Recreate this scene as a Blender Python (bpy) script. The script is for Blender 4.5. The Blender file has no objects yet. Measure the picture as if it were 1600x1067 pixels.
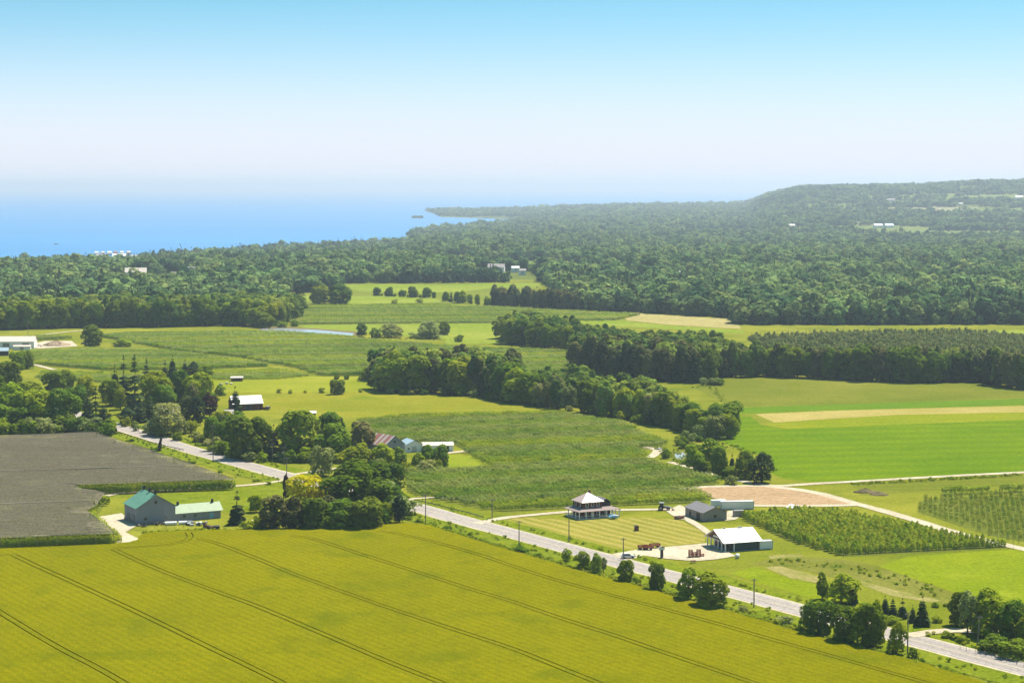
import bpy, bmesh, math, random
import numpy as np
from mathutils import Vector, Matrix
from mathutils.geometry import delaunay_2d_cdt

random.seed(7)
RNG = np.random.default_rng(11)
R = math.radians
scene = bpy.context.scene
col = scene.collection

# ------------------------------------------------------------------ camera, sky, sun, exposure
CAM_H, FPX, HOR = 118.0, 3111.0, 290.0          # drone height (m), focal length and eye-level row in photo pixels
PITCH = math.atan((533.5 - HOR) / FPX)
cam_d = bpy.data.cameras.new("camera")
cam_d.sensor_width = 36.0
cam_d.lens = 36.0 * FPX / 1600.0
cam_d.clip_start = 1.0
cam_d.clip_end = 200000.0
cam = bpy.data.objects.new("camera", cam_d)
col.objects.link(cam)
cam.location = (0, 0, CAM_H)
cam.rotation_euler = (R(90) - PITCH, 0, 0)
scene.camera = cam

SUN_EL, SUN_AZ = R(61), R(40)                   # azimuth measured from +Y (view direction) towards +X
world = bpy.data.worlds.new("World")
scene.world = world
world.use_nodes = True
wn, wl = world.node_tree.nodes, world.node_tree.links
wn.clear()
w_out = wn.new("ShaderNodeOutputWorld")
w_bg = wn.new("ShaderNodeBackground")
w_bg.inputs["Strength"].default_value = 0.10
sky = wn.new("ShaderNodeTexSky")
sky.sky_type = 'NISHITA'
sky.sun_disc = False
sky.sun_elevation = SUN_EL
sky.sun_rotation = SUN_AZ
sky.altitude = 200
sky.air_density = 1.0
sky.dust_density = 0.4
sky.ozone_density = 2.0
w_tc = wn.new("ShaderNodeTexCoord")
w_map = wn.new("ShaderNodeMapping")             # low haze layer: the clear blue begins a few degrees above the horizon
w_map.inputs["Scale"].default_value = (1, 1, 4.0)
w_nrm = wn.new("ShaderNodeVectorMath"); w_nrm.operation = 'NORMALIZE'
w_hsv = wn.new("ShaderNodeHueSaturation")
w_hsv.inputs["Hue"].default_value = 0.455
w_hsv.inputs["Saturation"].default_value = 1.25
w_hsv.inputs["Value"].default_value = 0.88
wl.new(w_tc.outputs["Generated"], w_map.inputs["Vector"])
wl.new(w_map.outputs["Vector"], w_nrm.inputs[0])
wl.new(w_nrm.outputs["Vector"], sky.inputs["Vector"])
wl.new(sky.outputs["Color"], w_hsv.inputs["Color"])
# pale summer haze lying along the whole horizon, thinning with height
w_sep = wn.new("ShaderNodeSeparateXYZ"); wl.new(w_tc.outputs["Generated"], w_sep.inputs[0])
w_abs = wn.new("ShaderNodeMath"); w_abs.operation = 'ABSOLUTE'; wl.new(w_sep.outputs[2], w_abs.inputs[0])
w_mul = wn.new("ShaderNodeMath"); w_mul.operation = 'MULTIPLY'; w_mul.inputs[1].default_value = 1 / 0.066; wl.new(w_abs.outputs[0], w_mul.inputs[0])
w_pow = wn.new("ShaderNodeMath"); w_pow.operation = 'POWER'; w_pow.inputs[1].default_value = 2.2; wl.new(w_mul.outputs[0], w_pow.inputs[0])
w_neg = wn.new("ShaderNodeMath"); w_neg.operation = 'MULTIPLY'; w_neg.inputs[1].default_value = -1.0; wl.new(w_pow.outputs[0], w_neg.inputs[0])
w_exp = wn.new("ShaderNodeMath"); w_exp.operation = 'EXPONENT'; wl.new(w_neg.outputs[0], w_exp.inputs[0])
w_mix = wn.new("ShaderNodeMix"); w_mix.data_type = 'RGBA'
w_mix.inputs[7].default_value = (4.75, 4.85, 5.35, 1)
wl.new(w_exp.outputs[0], w_mix.inputs[0]); wl.new(w_hsv.outputs["Color"], w_mix.inputs[6])
wl.new(w_mix.outputs[2], w_bg.inputs["Color"])
wl.new(w_bg.outputs["Background"], w_out.inputs["Surface"])

sun_d = bpy.data.lights.new("sun", 'SUN')
sun_d.energy = 5.0
sun_d.angle = R(0.53)
sun_d.color = (1.0, 0.93, 0.80)
sun = bpy.data.objects.new("sun", sun_d)
col.objects.link(sun)
sdir = Vector((math.sin(SUN_AZ) * math.cos(SUN_EL), math.cos(SUN_AZ) * math.cos(SUN_EL), math.sin(SUN_EL)))
sun.rotation_euler = sdir.to_track_quat('Z', 'Y').to_euler()
sun.location = sdir * 500

vs = scene.view_settings
vs.view_transform = 'Standard'
vs.look = 'None'
vs.exposure = 0.88
vs.gamma = 1.0
vs.use_curve_mapping = False
scene.render.engine = 'CYCLES'
cy = scene.cycles
cy.max_bounces = 6
cy.diffuse_bounces = 3
cy.transmission_bounces = 3
cy.transparent_max_bounces = 4
cy.volume_bounces = 0
cy.use_adaptive_sampling = True
cy.adaptive_threshold = 0.02
cy.use_denoising = True
cy.sample_clamp_indirect = 4.0

# ------------------------------------------------------------------ helpers
CP, SP = math.cos(PITCH), math.sin(PITCH)

def P(x, y, z=0.0):
    """photo pixel -> point on the level z"""
    a, b = (x - 800.0) / FPX, (y - 533.5) / FPX
    d = (a, CP - b * SP, -SP - b * CP)
    t = (z - CAM_H) / d[2]
    return Vector((d[0] * t, d[1] * t, z))

def pxm(y):
    """photo pixels per metre on the ground at row y"""
    p = P(800, y)
    return FPX / math.hypot(p.y, CAM_H)

def link(o, parent=None):
    col.objects.link(o)
    if parent is not None:
        o.parent = parent
    return o

def tag(o, label=None, cat=None, group=None, kind=None):
    if label: o["label"] = label
    if cat: o["category"] = cat
    if group: o["group"] = group
    if kind: o["kind"] = kind
    return o

def empty(name, loc, rz=0.0):
    o = bpy.data.objects.new(name, None)
    o.empty_display_size = 0.5
    link(o)
    o.location = loc
    o.rotation_euler = (0, 0, rz)
    return o

def mesh_np(name, verts, faces_flat, counts, mats=()):
    me = bpy.data.meshes.new(name)
    nv, nl, nf = len(verts), len(faces_flat), len(counts)
    me.vertices.add(nv)
    me.vertices.foreach_set("co", np.asarray(verts, dtype=np.float32).ravel())
    me.loops.add(nl)
    me.loops.foreach_set("vertex_index", np.asarray(faces_flat, dtype=np.int32))
    me.polygons.add(nf)
    counts = np.asarray(counts, dtype=np.int32)
    starts = np.concatenate([[0], np.cumsum(counts)[:-1]]).astype(np.int32)
    me.polygons.foreach_set("loop_start", starts)
    for m in mats:
        me.materials.append(m)
    me.update(calc_edges=True)
    return me

class MB:
    """collects simple solids; build() links them as ONE mesh object"""
    def __init__(self):
        self.v, self.f = [], []
    def add(self, vs, fs):
        n = len(self.v)
        self.v += [tuple(p) for p in vs]
        self.f += [tuple(i + n for i in q) for q in fs]
        return self
    def box(self, c, s, rz=0.0, rx=0.0):
        hx, hy, hz = s[0] / 2, s[1] / 2, s[2] / 2
        M = Matrix.Rotation(rz, 3, 'Z') @ Matrix.Rotation(rx, 3, 'X')
        vs = [M @ Vector((a * hx, b * hy, d * hz)) + Vector(c) for d in (-1, 1) for a, b in ((-1, -1), (1, -1), (1, 1), (-1, 1))]
        return self.add(vs, [(3, 2, 1, 0), (4, 5, 6, 7), (0, 1, 5, 4), (1, 2, 6, 5), (2, 3, 7, 6), (3, 0, 4, 7)])
    def tube(self, pts, rad, n=6, cap=True):
        pts = [Vector(p) for p in pts]
        rings = []
        for i, p in enumerate(pts):
            d = (pts[min(i + 1, len(pts) - 1)] - pts[max(i - 1, 0)]).normalized()
            q = d.to_track_quat('Z', 'Y')
            r = rad[i] if hasattr(rad, '__len__') else rad
            rings.append([p + q @ Vector((math.cos(2 * math.pi * k / n) * r, math.sin(2 * math.pi * k / n) * r, 0)) for k in range(n)])
        vs = [v for ring in rings for v in ring]
        fs = []
        for i in range(len(pts) - 1):
            for k in range(n):
                a, b = i * n + k, i * n + (k + 1) % n
                fs.append((a, b, b + n, a + n))
        if cap:
            fs.append(tuple(range(n - 1, -1, -1)))
            fs.append(tuple(range((len(pts) - 1) * n, len(pts) * n)))
        return self.add(vs, fs)
    def prism(self, prof, a, b, axis='y'):
        """profile of (h, z) pairs extruded along y (h = x) or along x (h = y)"""
        n = len(prof)
        if axis == 'y':
            vs = [(h, a, z) for h, z in prof] + [(h, b, z) for h, z in prof]
        else:
            vs = [(a, h, z) for h, z in prof] + [(b, h, z) for h, z in prof]
        fs = [tuple(range(n)), tuple(range(2 * n - 1, n - 1, -1))]
        fs += [((i + 1) % n, i, i + n, (i + 1) % n + n) for i in range(n)]
        return self.add(vs, fs)
    def mesh(self, name, mat):
        me = bpy.data.meshes.new(name)
        me.from_pydata(self.v, [], self.f)
        bm = bmesh.new(); bm.from_mesh(me)
        bmesh.ops.recalc_face_normals(bm, faces=bm.faces)
        bm.to_mesh(me); bm.free()
        if mat: me.materials.append(mat)
        return me
    def build(self, name, mat, parent=None, smooth=False):
        me = self.mesh(name, mat)
        if smooth:
            me.polygons.foreach_set("use_smooth", [True] * len(me.polygons))
        return link(bpy.data.objects.new(name, me), parent)

# ------------------------------------------------------------------ materials
MATS = {}
def see_through(m, amt):
    """open mesh: part of the light goes straight through"""
    nt = m.node_tree; N, L = nt.nodes, nt.links
    out = [n for n in N if n.type == 'OUTPUT_MATERIAL'][0]; b = N["Principled BSDF"]
    t = N.new("ShaderNodeBsdfTransparent"); x = N.new("ShaderNodeMixShader"); x.inputs[0].default_value = amt
    L.new(b.outputs[0], x.inputs[1]); L.new(t.outputs[0], x.inputs[2]); L.new(x.outputs[0], out.inputs["Surface"])
    return m
def s2l(c):
    return tuple((v / 255 / 12.92 if v / 255 <= 0.04045 else ((v / 255 + 0.055) / 1.055) ** 2.4) for v in c)

def base_mat(name, rough=0.9, spec=0.2):
    m = bpy.data.materials.new(name)
    m.use_nodes = True
    nt = m.node_tree
    b = nt.nodes["Principled BSDF"]
    b.inputs["Roughness"].default_value = rough
    b.inputs["Specular IOR Level"].default_value = spec
    return m, nt, b

def mat(name, c, rough=0.8, spec=0.25, var=0.12, scale=1.5, metal=0.0, coord="Object", stretch=(1, 1, 1)):
    """plain surface with uneven tone and a little wear"""
    if name in MATS: return MATS[name]
    m, nt, b = base_mat(name, rough, spec)
    N, L = nt.nodes, nt.links
    tc = N.new("ShaderNodeTexCoord")
    mp = N.new("ShaderNodeMapping"); mp.inputs["Scale"].default_value = stretch
    n1 = N.new("ShaderNodeTexNoise"); n1.inputs["Scale"].default_value = scale; n1.inputs["Detail"].default_value = 6
    n1.inputs["Roughness"].default_value = 0.65
    mx = N.new("ShaderNodeMix"); mx.data_type = 'RGBA'
    mx.inputs[6].default_value = (*[v * (1 - 2 * var) for v in c], 1)
    mx.inputs[7].default_value = (*[min(1, v * (1 + 2 * var)) for v in c], 1)
    L.new(tc.outputs[coord], mp.inputs[0]); L.new(mp.outputs[0], n1.inputs["Vector"])
    L.new(n1.outputs["Fac"], mx.inputs[0])
    L.new(mx.outputs[2], b.inputs["Base Color"])
    b.inputs["Metallic"].default_value = metal
    MATS[name] = m
    return m

def field_mat(name, c1, c2, big=0.02, fine=0.9, wavy=2.0, stripe=None, stripe_c=None, stripe_amt=0.5, bump=0.4, patch=None, patch_lo=0.55, mid=0.15):
    """crop or grass: broad drifts, middling tufts, fine grain, optional sowing or mowing stripes (angle, spacing)"""
    if name in MATS: return MATS[name]
    c1, c2, stripe_c, patch = [None if c is None else tuple(v * 0.74 for v in c) for c in (c1, c2, stripe_c, patch)]
    m, nt, b = base_mat(name, 1.0, 0.0)
    N, L = nt.nodes, nt.links
    geo = N.new("ShaderNodeNewGeometry")
    def noise(s, det=5, rough=0.6, w=0):
        n = N.new("ShaderNodeTexNoise"); n.inputs["Scale"].default_value = s
        n.inputs["Detail"].default_value = det; n.inputs["Roughness"].default_value = rough
        L.new(geo.outputs["Position"], n.inputs["Vector"]); return n
    def mix(a, bb, fac, blend='MIX'):
        x = N.new("ShaderNodeMix"); x.data_type = 'RGBA'; x.blend_type = blend
        for sock, v in ((6, a), (7, bb)):
            if isinstance(v, tuple): x.inputs[sock].default_value = (*v, 1)
            else: L.new(v, x.inputs[sock])
        if isinstance(fac, float): x.inputs[0].default_value = fac
        else: L.new(fac, x.inputs[0])
        return x.outputs[2]
    def ramp(o, lo, hi):
        r = N.new("ShaderNodeMapRange"); r.inputs[1].default_value = lo; r.inputs[2].default_value = hi
        L.new(o, r.inputs[0]); return r.outputs[0]
    a = mix(c1, c2, ramp(noise(big, 6, 0.65).outputs["Fac"], 0.35, 0.68))
    g = noise(mid, 5, 0.7)
    a = mix(a, tuple(v * 0.72 for v in c1), ramp(g.outputs["Fac"], 0.52, 0.85))
    h = noise(fine, 4, 0.75)
    dark = N.new("ShaderNodeMix"); dark.data_type = 'RGBA'; dark.blend_type = 'MULTIPLY'; dark.inputs[0].default_value = 1.0
    fr = N.new("ShaderNodeMapRange"); fr.inputs[1].default_value = 0.25; fr.inputs[2].default_value = 0.75
    fr.inputs[3].default_value = 0.60; fr.inputs[4].default_value = 1.40
    L.new(h.outputs["Fac"], fr.inputs[0])
    cmb = N.new("ShaderNodeCombineXYZ")
    for i in range(3): L.new(fr.outputs[0], cmb.inputs[i])
    if stripe:
        ang, sp = stripe
        mp = N.new("ShaderNodeMapping"); mp.inputs["Rotation"].default_value = (0, 0, -ang)
        L.new(geo.outputs["Position"], mp.inputs[0])
        wv = N.new("ShaderNodeTexWave"); wv.wave_type = 'BANDS'; wv.bands_direction = 'Y'
        wv.inputs["Scale"].default_value = 2 * math.pi / sp / 20.0
        wv.inputs["Distortion"].default_value = wavy; wv.inputs["Detail"].default_value = 3
        wv.inputs["Detail Scale"].default_value = 0.6
        L.new(mp.outputs[0], wv.inputs["Vector"])
        st = N.new("ShaderNodeMath"); st.operation = 'MULTIPLY'; st.inputs[1].default_value = stripe_amt
        L.new(wv.outputs["Fac"], st.inputs[0])
        a = mix(a, stripe_c or tuple(v * 0.7 for v in c1), st.outputs[0])
    if patch:
        a = mix(a, patch, ramp(noise(big * 2.3, 4, 0.6).outputs["Fac"], patch_lo, patch_lo + 0.18))
    L.new(a, dark.inputs[6]); L.new(cmb.outputs[0], dark.inputs[7])
    L.new(dark.outputs[2], b.inputs["Base Color"])
    if bump:
        bp = N.new("ShaderNodeBump"); bp.inputs["Strength"].default_value = bump; bp.inputs["Distance"].default_value = 0.5
        L.new(h.outputs["Fac"], bp.inputs["Height"]); L.new(bp.outputs[0], b.inputs["Normal"])
    MATS[name] = m
    return m

def leaf_mat(name, c_dark, c_light, trans=0.3, hue=0.03):
    """foliage: every tree its own tone, clumps inside it, light passing through"""
    if name in MATS: return MATS[name]
    m = bpy.data.materials.new(name); m.use_nodes = True
    nt = m.node_tree; N, L = nt.nodes, nt.links
    N.clear()
    out = N.new("ShaderNodeOutputMaterial")
    oi = N.new("ShaderNodeObjectInfo")
    tc = N.new("ShaderNodeTexCoord")
    n1 = N.new("ShaderNodeTexNoise"); n1.inputs["Scale"].default_value = 0.55; n1.inputs["Detail"].default_value = 4
    L.new(tc.outputs["Object"], n1.inputs["Vector"])
    mr = N.new("ShaderNodeMapRange"); mr.inputs[1].default_value = 0.3; mr.inputs[2].default_value = 0.7
    mr.inputs[3].default_value = -0.25; mr.inputs[4].default_value = 0.25
    L.new(n1.outputs["Fac"], mr.inputs[0])
    ad = N.new("ShaderNodeMath"); ad.operation = 'ADD'; ad.use_clamp = True
    n2 = N.new("ShaderNodeTexNoise"); n2.inputs["Scale"].default_value = 0.008; n2.inputs["Detail"].default_value = 3
    L.new(oi.outputs["Location"], n2.inputs["Vector"])
    m2 = N.new("ShaderNodeMapRange"); m2.inputs[1].default_value = 0.3; m2.inputs[2].default_value = 0.7
    m2.inputs[3].default_value = -0.45; m2.inputs[4].default_value = 0.45
    L.new(n2.outputs["Fac"], m2.inputs[0])
    a2 = N.new("ShaderNodeMath"); a2.operation = 'ADD'; L.new(m2.outputs[0], a2.inputs[0]); L.new(oi.outputs["Random"], a2.inputs[1])
    L.new(mr.outputs[0], ad.inputs[0]); L.new(a2.outputs[0], ad.inputs[1])
    mx = N.new("ShaderNodeMix"); mx.data_type = 'RGBA'
    mx.inputs[6].default_value = (*c_dark, 1); mx.inputs[7].default_value = (*c_light, 1)
    L.new(ad.outputs[0], mx.inputs[0])
    hs = N.new("ShaderNodeHueSaturation")
    hr = N.new("ShaderNodeMath"); hr.operation = 'MULTIPLY'; hr.inputs[1].default_value = 7.13
    fr = N.new("ShaderNodeMath"); fr.operation = 'FRACT'
    L.new(oi.outputs["Random"], hr.inputs[0]); L.new(hr.outputs[0], fr.inputs[0])
    hm = N.new("ShaderNodeMapRange"); hm.inputs[3].default_value = 0.5 - hue; hm.inputs[4].default_value = 0.5 + hue
    L.new(fr.outputs[0], hm.inputs[0]); L.new(hm.outputs[0], hs.inputs["Hue"])
    L.new(mx.outputs[2], hs.inputs["Color"])
    df = N.new("ShaderNodeBsdfDiffuse"); tr = N.new("ShaderNodeBsdfTranslucent")
    ms = N.new("ShaderNodeMixShader"); ms.inputs[0].default_value = trans
    L.new(hs.outputs[0], df.inputs["Color"]); L.new(hs.outputs[0], tr.inputs["Color"])
    L.new(df.outputs[0], ms.inputs[1]); L.new(tr.outputs[0], ms.inputs[2]); L.new(ms.outputs[0], out.inputs["Surface"])
    MATS[name] = m
    return m

def water_mat(name, c, rough=0.25, bump=0.3, scale=0.05):
    m, nt, b = base_mat(name, rough, 0.5)
    N, L = nt.nodes, nt.links
    geo = N.new("ShaderNodeNewGeometry")
    mp = N.new("ShaderNodeMapping"); mp.inputs["Scale"].default_value = (0.35, 1, 1)
    n = N.new("ShaderNodeTexNoise"); n.inputs["Scale"].default_value = scale; n.inputs["Detail"].default_value = 8
    L.new(geo.outputs["Position"], mp.inputs[0]); L.new(mp.outputs[0], n.inputs["Vector"])
    n2 = N.new("ShaderNodeTexNoise"); n2.inputs["Scale"].default_value = 0.0011; n2.inputs["Detail"].default_value = 5
    L.new(mp.outputs[0], n2.inputs["Vector"])
    mx = N.new("ShaderNodeMix"); mx.data_type = 'RGBA'
    mx.inputs[6].default_value = (*[v * 0.8 for v in c], 1); mx.inputs[7].default_value = (*[v * 1.2 for v in c], 1)
    L.new(n2.outputs["Fac"], mx.inputs[0]); L.new(mx.outputs[2], b.inputs["Base Color"])
    bp = N.new("ShaderNodeBump"); bp.inputs["Strength"].default_value = bump; bp.inputs["Distance"].default_value = 2.0
    L.new(n.outputs["Fac"], bp.inputs["Height"]); L.new(bp.outputs[0], b.inputs["Normal"])
    return m

# ------------------------------------------------------------------ land form
LAKE = -50.0
SH_X = [-2600, -400, 0, 60, 150, 230, 300, 400, 500, 600, 636, 645, 690, 780, 810, 850]
SH_D = [2900, 3900, 4150, 4230, 4420, 4480, 4700, 5040, 5320, 5640, 5900, 7000, 7700, 8500, 8750, 9300]
FS_X = [660, 690, 760, 810, 850]
FS_D = [13500, 10650, 10250, 9850, 9300]

def sstep(a, b, x):
    t = np.clip((x - a) / (b - a), 0, 1)
    return t * t * (3 - 2 * t)

def rough_noise(X, Y):
    return (np.sin(X / 310 + 1.3) * np.cos(Y / 420 + 0.4) + 0.6 * np.sin(X / 130 + Y / 190) + 0.35 * np.cos(X / 71 - Y / 97))

def terrain(px, D):
    """height over the farm level for a photo column and a distance; level farmland in front, a slope to the lake, the escarpment at the right"""
    px, D = np.broadcast_arrays(np.asarray(px, float), np.asarray(D, float))
    Xw = (px - 800) / FPX * D
    sd = np.interp(px, SH_X, SH_D)
    left = -46 * sstep(2500, np.maximum(sd, 3000) * 0.97, D)
    right = -22 * sstep(2500, 5200, D) + 12 * sstep(6500, 12000, D)
    z = left + (right - left) * sstep(700, 1000, px)
    fz = np.interp(px, [640, 690, 760, 800, 870, 950, 1000, 1080], [-48, -45, -42, -38, -24, -16, -11, -9]) + 3.0 * np.sin(px / 37.0) * sstep(700, 800, px)
    z = np.where((px < 1080) & (D > 9000), z + (fz - z) * sstep(9000, 11800, D), z)
    ridge = np.interp(px, [1000, 1120, 1165, 1200, 1250, 1330, 1430, 1480, 1530, 1600, 2200, 3500], [0, 4, 12, 62, 98, 104, 108, 118, 128, 130, 150, 150])
    prof = np.interp(D, [4600, 5600, 6600, 7400, 8200, 9000, 12000, 40000], [0, 0.10, 0.24, 0.42, 0.74, 1.0, 1.02, 0.6])
    z = z * (1 - 0.9 * np.clip(ridge / 100, 0, 1) * prof) + ridge * prof
    z = z + rough_noise(Xw, D) * 1.6 * sstep(2600, 3600, D) * np.where(px < 860, sstep(0, 600, np.abs(sd - D)), 1)
    wet = (px < 850) & (D > sd) & ((px < 660) | (D < np.interp(px, FS_X, FS_D)))
    return np.where(wet, LAKE - 6, z)


# far buildings stand on open ground; clearings and pale field strips break the far forest
FAR = [  # column, row of the base as seen, width m, label
    (150, 402, 34, "M_TANROOF", "long pale harbour shed on the lakeshore"), (176, 400.5, 40, "M_WHITE", "white boathouse roofs on the lakeshore beside the harbour shed"),
    (205, 402, 24, "M_TANROOF", "tan roof at the end of the harbour sheds"), (82, 414, 30, "M_REDROOF", "red roof in the lakeshore town behind the harbour"), (104, 415, 34, "M_TANROOF", "pale roof beside the red one in the lakeshore town"),
    (165, 414, 44, "M_WHITE", "white flat building in the lakeshore town"), (195, 427, 36, "M_TANROOF", "tan school-like building among the town trees"), (265, 431, 22, "M_TANROOF", "pale gabled house among the town trees"), (283, 423, 26, "M_LIGHTROOF", "grey roofed house in the town trees"),
    (410, 394, 22, "M_LIGHTROOF", "grey lakeshore house behind the trees"), (463, 395, 22, "M_WHITE", "white lakeshore house with bright roof"), (428, 412, 12, "M_WHITE", "tiny white house in the forest below the lakeshore"),
    (390, 396, 16, "M_WHITE", "small white lakeshore cottage"), (762, 419, 30, "M_LIGHTROOF", "long grey house above the far pasture"), (800, 420, 14, "M_WHITE", "white farmhouse above the far pasture"), (812, 424, 12, "M_LIGHTROOF", "grey outbuilding beside the white farmhouse"),
    (1056, 427, 9, "M_WHITE", "tiny white house in the forest"), (1233, 353, 26, "M_WHITE", "white farm building at the foot of the escarpment"), (1361, 339, 26, "M_WHITE", "bright white barn high on the escarpment flank"), (1366, 353, 34, "M_WHITE", "white quarry building beside the pale road"),
    (1383, 353, 36, "M_TARP", "blue-white roofed quarry shed"), (1355, 428, 8, "M_WHITE", "small white house in the forest, nearest the quarry side"), (1443, 422, 8, "M_WHITE", "small white house in the forest below the escarpment"), (1519, 387, 18, "M_WHITE", "white house with a clearing below the escarpment"),
    (1497, 319, 24, "M_TANROOF", "orange-tan building on the escarpment slope"), (1385, 313, 40, "M_LIGHTROOF", "grey buildings line on the upper escarpment"), (1585, 309, 40, "M_WHITE", "pale buildings on the upper escarpment"),
    (1228, 414, 9, "M_LIGHTROOF", "grey house roof in the forest"),
]
DS = np.linspace(2450, 12000, 2400)
FARP = []
for px, row, W, mr, lab in FAR:
    W *= 0.75
    zz = terrain(np.full_like(DS, px), DS)
    rows = HOR + (CAM_H - zz - 5) * FPX / DS
    FARP.append((px, float(DS[np.argmin(np.abs(rows - row) + 1e3 * (zz < LAKE + 1))]), W, mr, lab))
GLADES = [  # column, distance, half width, half depth (m), material slot
    (1500, 6450, 210, 150, 2), (1550, 7050, 260, 120, 2), (1445, 7300, 150, 120, 3), (1375, 5750, 150, 230, 2), (1340, 6150, 60, 160, 3), (1560, 7900, 230, 130, 2), (1420, 8200, 190, 110, 2), (1290, 7700, 120, 90, 2), (1590, 6000, 200, 130, 2), (1490, 5350, 220, 190, 2),
    (1250, 5300, 110, 200, 2), (1050, 3650, 60, 170, 2), (1300, 3300, 70, 200, 2), (1440, 2900, 90, 150, 3), (1180, 4300, 90, 220, 2), (880, 2900, 80, 150, 2), (930, 2750, 50, 90, 2), (800, 3050, 110, 170, 2), (700, 3400, 90, 150, 2), (1520, 4000, 110, 220, 2),
    (560, 3600, 90, 170, 2), (270, 2950, 110, 120, 2), (120, 3400, 120, 160, 2), (1000, 5200, 110, 250, 2), (1120, 6000, 130, 260, 2), (760, 4600, 80, 190, 2), (420, 3900, 80, 160, 3), (30, 2950, 120, 100, 2), (1600, 3300, 110, 180, 2), (1390, 4400, 90, 210, 2), (900, 4000, 70, 180, 2),
]
def in_glade(X, D, grow=1.0):
    hit = np.zeros(np.shape(X), int)
    for px, d, hw, hd, slot in GLADES:
        e = ((X - (px - 800) / FPX * d) / (hw * grow)) ** 2 + ((D - d) / (hd * grow)) ** 2
        e = e * (1 + 0.25 * np.sin(X / 23.0 + d) * np.cos(D / 41.0))
        hit = np.where(e < 1, slot, hit)
    return hit

CROP = {}
grass_c1, grass_c2 = s2l((120, 132, 22)), s2l((158, 158, 45))
M_GROUND = field_mat("meadow grass", (0.16, 0.19, 0.012), (0.29, 0.28, 0.03), big=0.012, fine=0.8, patch=(0.12, 0.16, 0.012), mid=0.06)
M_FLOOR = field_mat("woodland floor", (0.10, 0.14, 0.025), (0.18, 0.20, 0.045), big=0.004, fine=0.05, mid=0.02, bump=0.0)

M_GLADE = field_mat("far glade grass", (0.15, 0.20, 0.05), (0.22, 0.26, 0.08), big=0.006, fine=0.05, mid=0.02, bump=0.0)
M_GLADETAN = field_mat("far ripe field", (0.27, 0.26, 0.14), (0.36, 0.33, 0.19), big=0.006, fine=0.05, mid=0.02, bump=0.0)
def build_ground():
    pxs = np.concatenate([np.linspace(-5200, -400, 30), np.linspace(-380, 600, 80), np.linspace(604, 700, 30), np.linspace(706, 1990, 120), np.linspace(2050, 6800, 30)])
    Ds = np.concatenate([[-400, 5, 120, 300, 500, 800, 1200, 1700, 2100, 2400], np.geomspace(2500, 13000, 150), [15000, 20000, 26000, 34000]])
    nx, ny = len(pxs), len(Ds)
    PX, DD = np.meshgrid(pxs, Ds)
    Dx = np.maximum(DD, 60)
    X = (PX - 800) / FPX * Dx
    X[:6, :] = ((PX - 800) / FPX * 1200)[:6, :]
    Z = terrain(PX, np.maximum(DD, 10))
    Z = np.where(DD > 13500, np.where(PX < 1240, LAKE - 30, Z), Z)
    V = np.stack([X, DD, Z], -1).reshape(-1, 3)
    i = (np.arange(ny - 1)[:, None] * nx + np.arange(nx - 1)[None, :]).ravel()
    F = np.stack([i, i + 1, i + nx + 1, i + nx], 1)
    me = mesh_np("ground", V, F.ravel(), np.full(len(F), 4), (M_GROUND, M_FLOOR, M_GLADE, M_GLADETAN))
    cent = DD[:-1, :-1].ravel()
    gl = in_glade((X[:-1, :-1] + X[1:, 1:]).ravel() / 2, (DD[:-1, :-1] + DD[1:, 1:]).ravel() / 2, 1.25)
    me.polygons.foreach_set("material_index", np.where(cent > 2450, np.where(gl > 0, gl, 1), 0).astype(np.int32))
    me.polygons.foreach_set("use_smooth", np.ones(len(F), bool))
    me.update()
    o = link(bpy.data.objects.new("ground", me)); tag(o, kind="structure")
build_ground()

M_LAKE = water_mat("lake water", (0.022, 0.18, 0.42), rough=0.45, bump=0.5, scale=0.03)
b = MB(); b.add([(-70000, 2600, LAKE), (70000, 2600, LAKE), (70000, 66000, LAKE), (-70000, 66000, LAKE)], [(0, 1, 2, 3)])
tag(b.build("lake", M_LAKE), kind="structure")

# ------------------------------------------------------------------ fields, tracks and roads on the level farmland
LAYER = [0.01]
def poly_sheet(name, pts, m, z=None, px=True, kind="structure"):
    if z is None:
        LAYER[0] += 0.003; z = LAYER[0]
    pp = [P(x, y) for x, y in pts] if px else [Vector((x, y, 0)) for x, y in pts]
    bm = bmesh.new()
    f = bm.faces.new([bm.verts.new((p.x, p.y, z)) for p in pp])
    bmesh.ops.triangulate(bm, faces=[f])
    bmesh.ops.recalc_face_normals(bm, faces=bm.faces)
    if bm.faces and sum(q.normal.z for q in bm.faces) < 0:
        bmesh.ops.reverse_faces(bm, faces=bm.faces)
    me = bpy.data.meshes.new(name); bm.to_mesh(me); bm.free()
    me.materials.append(m)
    o = link(bpy.data.objects.new(name, me))
    return tag(o, kind=kind)

def smooth_line(pts, step=6.0, px=True):
    pp = [P(x, y) for x, y in pts] if px else [Vector(p) for p in pts]
    out = []
    for i in range(len(pp) - 1):
        p0, p1, p2, p3 = pp[max(i - 1, 0)], pp[i], pp[i + 1], pp[min(i + 2, len(pp) - 1)]
        n = max(1, int((p2 - p1).length / step))
        for k in range(n):
            t = k / n
            out.append(0.5 * ((2 * p1) + (p2 - p0) * t + (2 * p0 - 5 * p1 + 4 * p2 - p3) * t * t + (3 * p1 - p0 - 3 * p2 + p3) * t ** 3))
    out.append(pp[-1])
    return out

def offsets(line, off):
    res = []
    for i, p in enumerate(line):
        d = (line[min(i + 1, len(line) - 1)] - line[max(i - 1, 0)]); d.z = 0; d.normalize()
        res.append(p + Vector((-d.y, d.x, 0)) * off)
    return res

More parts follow.
